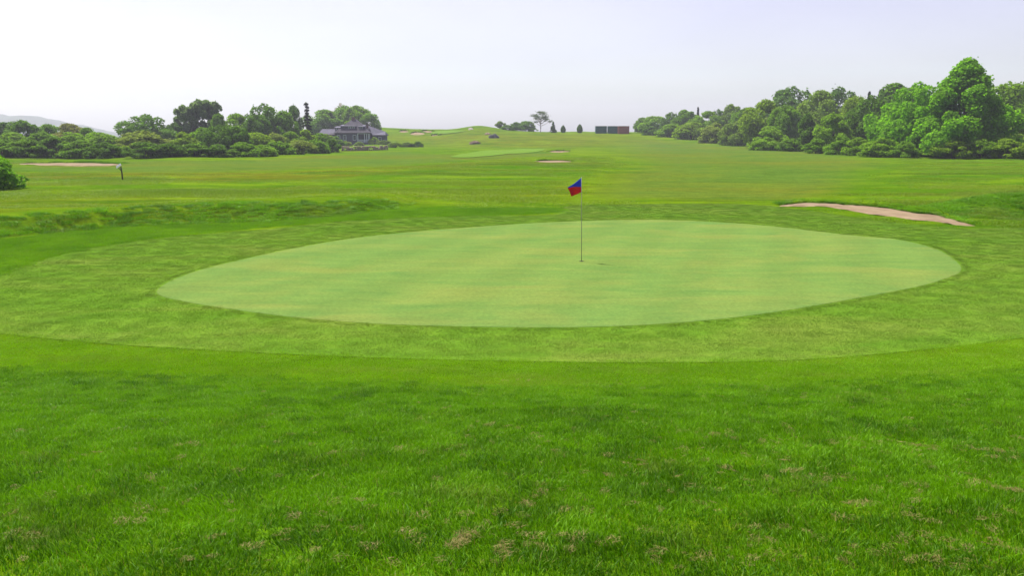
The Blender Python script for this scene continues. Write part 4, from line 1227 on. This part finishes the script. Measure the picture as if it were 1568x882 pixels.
# ------------------------------------------------------------------ the house
def house():
    D = 262.0; x, y = at_depth(540, D); S = D / F_PX
    zb = CAM_Z + (205 - 219.0) / F_PX * D
    e = empty('shingled_house', (x, y, zb), 0, 'grey shingled house with hip roof, dormers and white porch behind the stone wall', 'house')
    M_SH = simple_mat('grey_shingle', (0.040, 0.050, 0.082), .85, .25, 2.5)
    M_RF = simple_mat('roof_shingle', (0.088, 0.086, 0.118), .85, .2, 2.0)
    M_RD = simple_mat('dark_roof_shingle', (0.050, 0.047, 0.060), .9, .25, 2.0)
    M_TR = simple_mat('white_trim', (0.46, 0.52, 0.58), .6, .05)
    M_BR = simple_mat('chimney_brick', (0.13, 0.075, 0.06), .9, .3, 6)
    m, nt = new_mat('window_glass'); t = NT(nt); t.out(t.pbr((.02, .03, .035), .25, .25)); M_GL = m
    def wall(mb, x0, x1, y0, y1, z0, z1, par=e): return mb.box(x0, x1, y0, y1, z0, z1)
    w = MB()
    wall(w, -4.4, 2.3, 0, 9, -.6, 3.15)
    wall(w, 2.3, 5.6, 2.4, 9, -.6, 3.15)
    w.build('wall', M_SH, e)
    def hip(x0, x1, y0, y1, z0, zr, rx0, rx1, mat, name='roof', th=.16):
        ym = (y0 + y1) / 2
        vs = [(x0, y0, z0), (x1, y0, z0), (x1, y1, z0), (x0, y1, z0), (rx0, ym, zr), (rx1, ym, zr)]
        lo = [(a, b, c - th) for a, b, c in vs[:4]]
        fs = [(0, 1, 5, 4), (1, 2, 5), (2, 3, 4, 5), (3, 0, 4), (6, 7, 1, 0), (7, 8, 2, 1), (8, 9, 3, 2), (9, 6, 0, 3), (9, 8, 7, 6)]
        return MB().add(vs + lo, fs).build(name, mat, e)
    main = hip(-4.9, 6.0, -.5, 9.4, 3.2, 7.35, .0, 1.2, M_RD)
    def window(xc, zc, wd, ht, yf, par=e):
        f = MB()
        f.box(xc - wd / 2 - .1, xc + wd / 2 + .1, yf - .06, yf - .002, zc + ht / 2, zc + ht / 2 + .12)
        f.box(xc - wd / 2 - .1, xc + wd / 2 + .1, yf - .08, yf - .002, zc - ht / 2 - .12, zc - ht / 2)
        f.box(xc - wd / 2 - .1, xc - wd / 2, yf - .05, yf - .002, zc - ht / 2, zc + ht / 2)
        f.box(xc + wd / 2, xc + wd / 2 + .1, yf - .05, yf - .002, zc - ht / 2, zc + ht / 2)
        f.box(xc - wd / 2, xc + wd / 2, yf - .045, yf - .003, zc - .03, zc + .03)
        o = f.build('window', M_TR, par)
        MB().box(xc - wd / 2, xc + wd / 2, yf - .02, yf - .004, zc - ht / 2, zc + ht / 2).build('pane', M_GL, o)
    window(-1.65, 1.75, .75, 1.25, 0); window(1.35, 1.75, .85, 1.25, 0); window(-3.5, 1.75, .7, 1.2, 0)
    # wide front dormer and two small ones
    def dormer(x0, x1, y0, y1, z0, z1, wins):
        d = MB().box(x0, x1, y0, y1, z0, z1).build('dormer', M_SH, e)
        MB().add([(x0 - .25, y0 - .35, z1), (x1 + .25, y0 - .35, z1), (x1 + .25, y1 + .6, z1 + .45), (x0 - .25, y1 + .6, z1 + .45),
                  (x0 - .25, y0 - .35, z1 - .14), (x1 + .25, y0 - .35, z1 - .14), (x1 + .25, y1 + .6, z1 + .30), (x0 - .25, y1 + .6, z1 + .30)],
                 [(0, 1, 2, 3), (4, 7, 6, 5), (0, 4, 5, 1), (1, 5, 6, 2), (2, 6, 7, 3), (3, 7, 4, 0)]).build('dormer_roof', M_RF, d)
        for (xc, ww) in wins: window(xc, (z0 + z1) / 2 + .15, ww, (z1 - z0) * .55, y0, d)
    dormer(-3.0, 1.5, 1.1, 4.2, 3.5, 5.25, ((-.3, .45), (.35, .45), (.95, .45)))
    dormer(2.5, 4.1, 1.1, 4.0, 3.7, 5.15, ((3.3, .7),))
    dormer(-4.75, -3.35, 1.4, 4.0, 3.3, 4.75, ((-4.0, .55),))
    # porch
    MB().box(2.3, 5.8, -.2, 2.4, -.6, .28).build('porch_floor', M_SH, e)
    for xx in (2.35, 4.4, 5.05, 5.65):
        MB().box(xx - .09, xx + .09, -.18, .0, .28, 3.05).build('porch_post', M_TR, e)
    MB().box(5.6, 5.78, 1.2, 1.38, .28, 3.05).build('porch_post', M_TR, e)
    r = MB(); r.box(2.45, 5.72, -.14, -.06, 1.08, 1.18); r.box(2.45, 5.72, -.14, -.06, .36, .44)
    for k in range(22): r.box(2.55 + k * .15, 2.62 + k * .15, -.13, -.07, .44, 1.08)
    r.build('railing', M_TR, e)
    MB().box(2.4, 5.75, -.14, -.02, 2.88, 3.05).build('porch_beam', M_TR, e)
    dr = MB().box(3.0, 3.9, 2.33, 2.4, .28, 2.4).build('door', M_GL, e)
    # right wing, roof falling to the right
    MB().box(6.2, 10.0, 3.0, 9.0, -.6, 2.5).build('wall', M_SH, e)
    vs = [(6.4, 2.4, 2.55), (10.4, 2.4, 2.55), (10.4, 9.4, 2.55), (6.4, 9.4, 2.55), (4.1, 5.6, 5.6), (9.9, 5.6, 3.6)]
    lo = [(a, b, c - .16) for a, b, c in vs[:4]]
    MB().add(vs + lo, [(0, 1, 5, 4), (1, 2, 5), (2, 3, 4, 5), (3, 0, 4), (6, 7, 1, 0), (7, 8, 2, 1), (8, 9, 3, 2), (9, 6, 0, 3), (9, 8, 7, 6)]).build('roof', M_RF, e)
    window(8.6, 1.3, .7, 1.0, 3.0)
    # left wing with pale roof, and the low extension in front of it
    MB().box(-10.2, -4.4, 4.0, 9.0, -.6, 2.4).build('wall', M_SH, e)
    hip(-10.7, -3.6, 3.4, 9.6, 2.45, 4.35, -9.9, -4.2, M_RF)
    MB().box(-7.2, -4.4, .6, 4.0, -.6, 2.6).build('wall', M_SH, e)
    hip(-7.6, -2.7, -.1, 4.4, 2.68, 3.25, -6.0, -4.6, M_RD)
    window(-5.6, 1.6, .7, 1.1, .6)
    # chimneys
    for (cx, cy, z0, z1, ww) in ((.35, 4.4, 6.3, 7.9, .42), (4.55, 4.6, 4.6, 5.75, .28)):
        c = MB().box(cx - ww, cx + ww, cy - ww, cy + ww, z0, z1).build('chimney', M_BR, e)
        MB().box(cx - ww - .06, cx + ww + .06, cy - ww - .06, cy + ww + .06, z1, z1 + .1).build('cap', M_BR, c)
    # corner board down the porch edge
    MB().box(2.2, 2.3, -.05, -.003, -.4, 3.0).build('corner_board', M_TR, e)
house()

# ------------------------------------------------------------------ low rubble wall before the house
def rubble():
    g = np.random.default_rng(3)
    pts = poly_world([(522, 231), (540, 230.8), (560, 230.4), (580, 229.8), (594, 229.2)], False, 12)
    V = []; F = []
    seg = np.concatenate([[0], np.cumsum(np.hypot(*np.diff(pts, axis=0).T))]); L = seg[-1]
    def at(s): return np.array([np.interp(s, seg, pts[:, 0]), np.interp(s, seg, pts[:, 1])])
    nst = 0
    for row in range(4):
        s = g.uniform(0, .2)
        while s < L:
            w = g.uniform(.28, .6); h = g.uniform(.2, .32)
            if g.random() < (1.0 - .10 * row) * (1 if s < L * .82 else .6):
                c = at(s + w / 2); z = tz(*c) + row * .235 + .1
                for dpt in (0.0, .3):
                    base = len(V)
                    for dx, dy_, dz in ((-1, -1, -1), (1, -1, -1), (1, 1, -1), (-1, 1, -1), (-1, -1, 1), (1, -1, 1), (1, 1, 1), (-1, 1, 1)):
                        V.append((c[0] + dx * w * .48 * g.uniform(.7, 1), c[1] + dpt + dy_ * .17 * g.uniform(.7, 1), z + dz * h * .5 * g.uniform(.7, 1)))
                    F += [[base + i for i in f] for f in ((0, 3, 2, 1), (4, 5, 6, 7), (0, 1, 5, 4), (1, 2, 6, 5), (2, 3, 7, 6), (3, 0, 4, 7))]
            s += w
    mt, nt = new_mat('field_stone'); t = NT(nt)
    f = t.noise(t.pos(), 2.2, 3); f2 = t.noise(t.pos(), 14, 3)
    t.out(t.pbr(t.mix(t.rng(f2, .35, .65, 0, .5), t.mix(t.rng(f, .35, .65), (.30, .235, .20), (.46, .38, .34)), (.16, .13, .09)), .9, .1))
    e = empty('stone_wall', (0, 0, 0), 0, 'low tumbled rubble stone wall in the grass before the house', 'wall')
    o = link('stones', mesh_np('stones', V, np.array(F), mt), e); o['kind'] = 'stuff'
rubble()

# ------------------------------------------------------------------ rocks on the ridge
def boulder(u, v, wpx, hpx, col, label, seed):
    x, y = on_ground(u, v); z = tz(x, y); px = y / F_PX
    g = np.random.default_rng(seed)
    n, m = 14, 9; V = []
    for i in range(m):
        th = math.pi * .5 * i / (m - 1)
        for j in range(n):
            a = 2 * math.pi * j / n
            r = 1 + .28 * (vnoise(np.array([math.cos(a) * 1.6 + 9]), np.array([math.sin(a) * 1.6 + th * 2]), .8, seed)[0] - .5) * 2
            V.append((math.cos(a) * math.cos(th) * r * wpx * px * .5, math.sin(a) * math.cos(th) * r * wpx * px * .4, math.sin(th) * r * hpx * px - .15))
    idx = np.arange(n * m).reshape(m, n)
    q = np.stack([idx[:-1], np.roll(idx[:-1], -1, 1), np.roll(idx[1:], -1, 1), idx[1:]], -1).reshape(-1, 4)
    o = link('boulder', mesh_np('boulder', V, q, simple_mat('rock_' + str(seed), col, .9, .35, .8)))
    o.location = (x, y, z)
    return prop(o, label, 'rock')
boulder(727, 220, 16, 5, (.10, .07, .045), 'low brown rock in the grass below the ridge hump', 2)
boulder(757, 211, 17, 7, (.045, .05, .05), 'dark grey boulder on the right flank of the ridge hump', 3)
boulder(721, 198, 9, 3, (.28, .26, .23), 'pale rock outcrop on top of the ridge hump', 4)
boulder(747, 206, 10, 3.5, (.17, .13, .08), 'tan rocky scar just left of the dark grey boulder', 5)

# ------------------------------------------------------------------ bird
def bird():
    D = 150.0; x, y = at_depth(1266, D); z = CAM_Z + (205 - 131.5) / F_PX * D
    o = MB()
    V = [(0, .16, 0), (.035, .04, 0), (0, -.02, .035), (-.035, .04, 0), (0, .02, -.03), (0, -.20, .0),
         (.20, .06, .07), (.40, -.06, .02), (.17, -.05, .06), (-.20, .06, .07), (-.40, -.06, .02), (-.17, -.05, .06), (.05, -.26, 0), (-.05, -.26, 0)]
    Fc = [(0, 1, 2), (0, 2, 3), (0, 3, 4), (0, 4, 1), (5, 2, 1), (5, 3, 2), (5, 4, 3), (5, 1, 4), (1, 6, 8), (6, 7, 8), (3, 11, 9), (9, 11, 10), (5, 12, 13)]
    b = o.add(V, Fc).build('bird', simple_mat('bird_feather', (.03, .03, .035), .7))
    b.location = (x, y, z); b.rotation_euler = (0, 0, 1.1)
    prop(b, 'tiny dark bird flying above the right wood', 'bird')
bird()

# ------------------------------------------------------------------ haze over the whole course
def haze():
    mb = MB().box(-2500, 2500, -60, 2700, -20, 90)
    m, nt = new_mat('haze_air'); t = NT(nt)
    v = t.n('ShaderNodeVolumePrincipled')
    v.inputs['Color'].default_value = (0.83, 0.855, 1.0, 1); v.inputs['Density'].default_value = 0.00034
    v.inputs['Anisotropy'].default_value = 0.3
    o = t.n('ShaderNodeOutputMaterial'); t.l(v.outputs[0], o.inputs['Volume'])
    b = mb.build('haze', m)
    prop(b, kind='stuff')
haze()
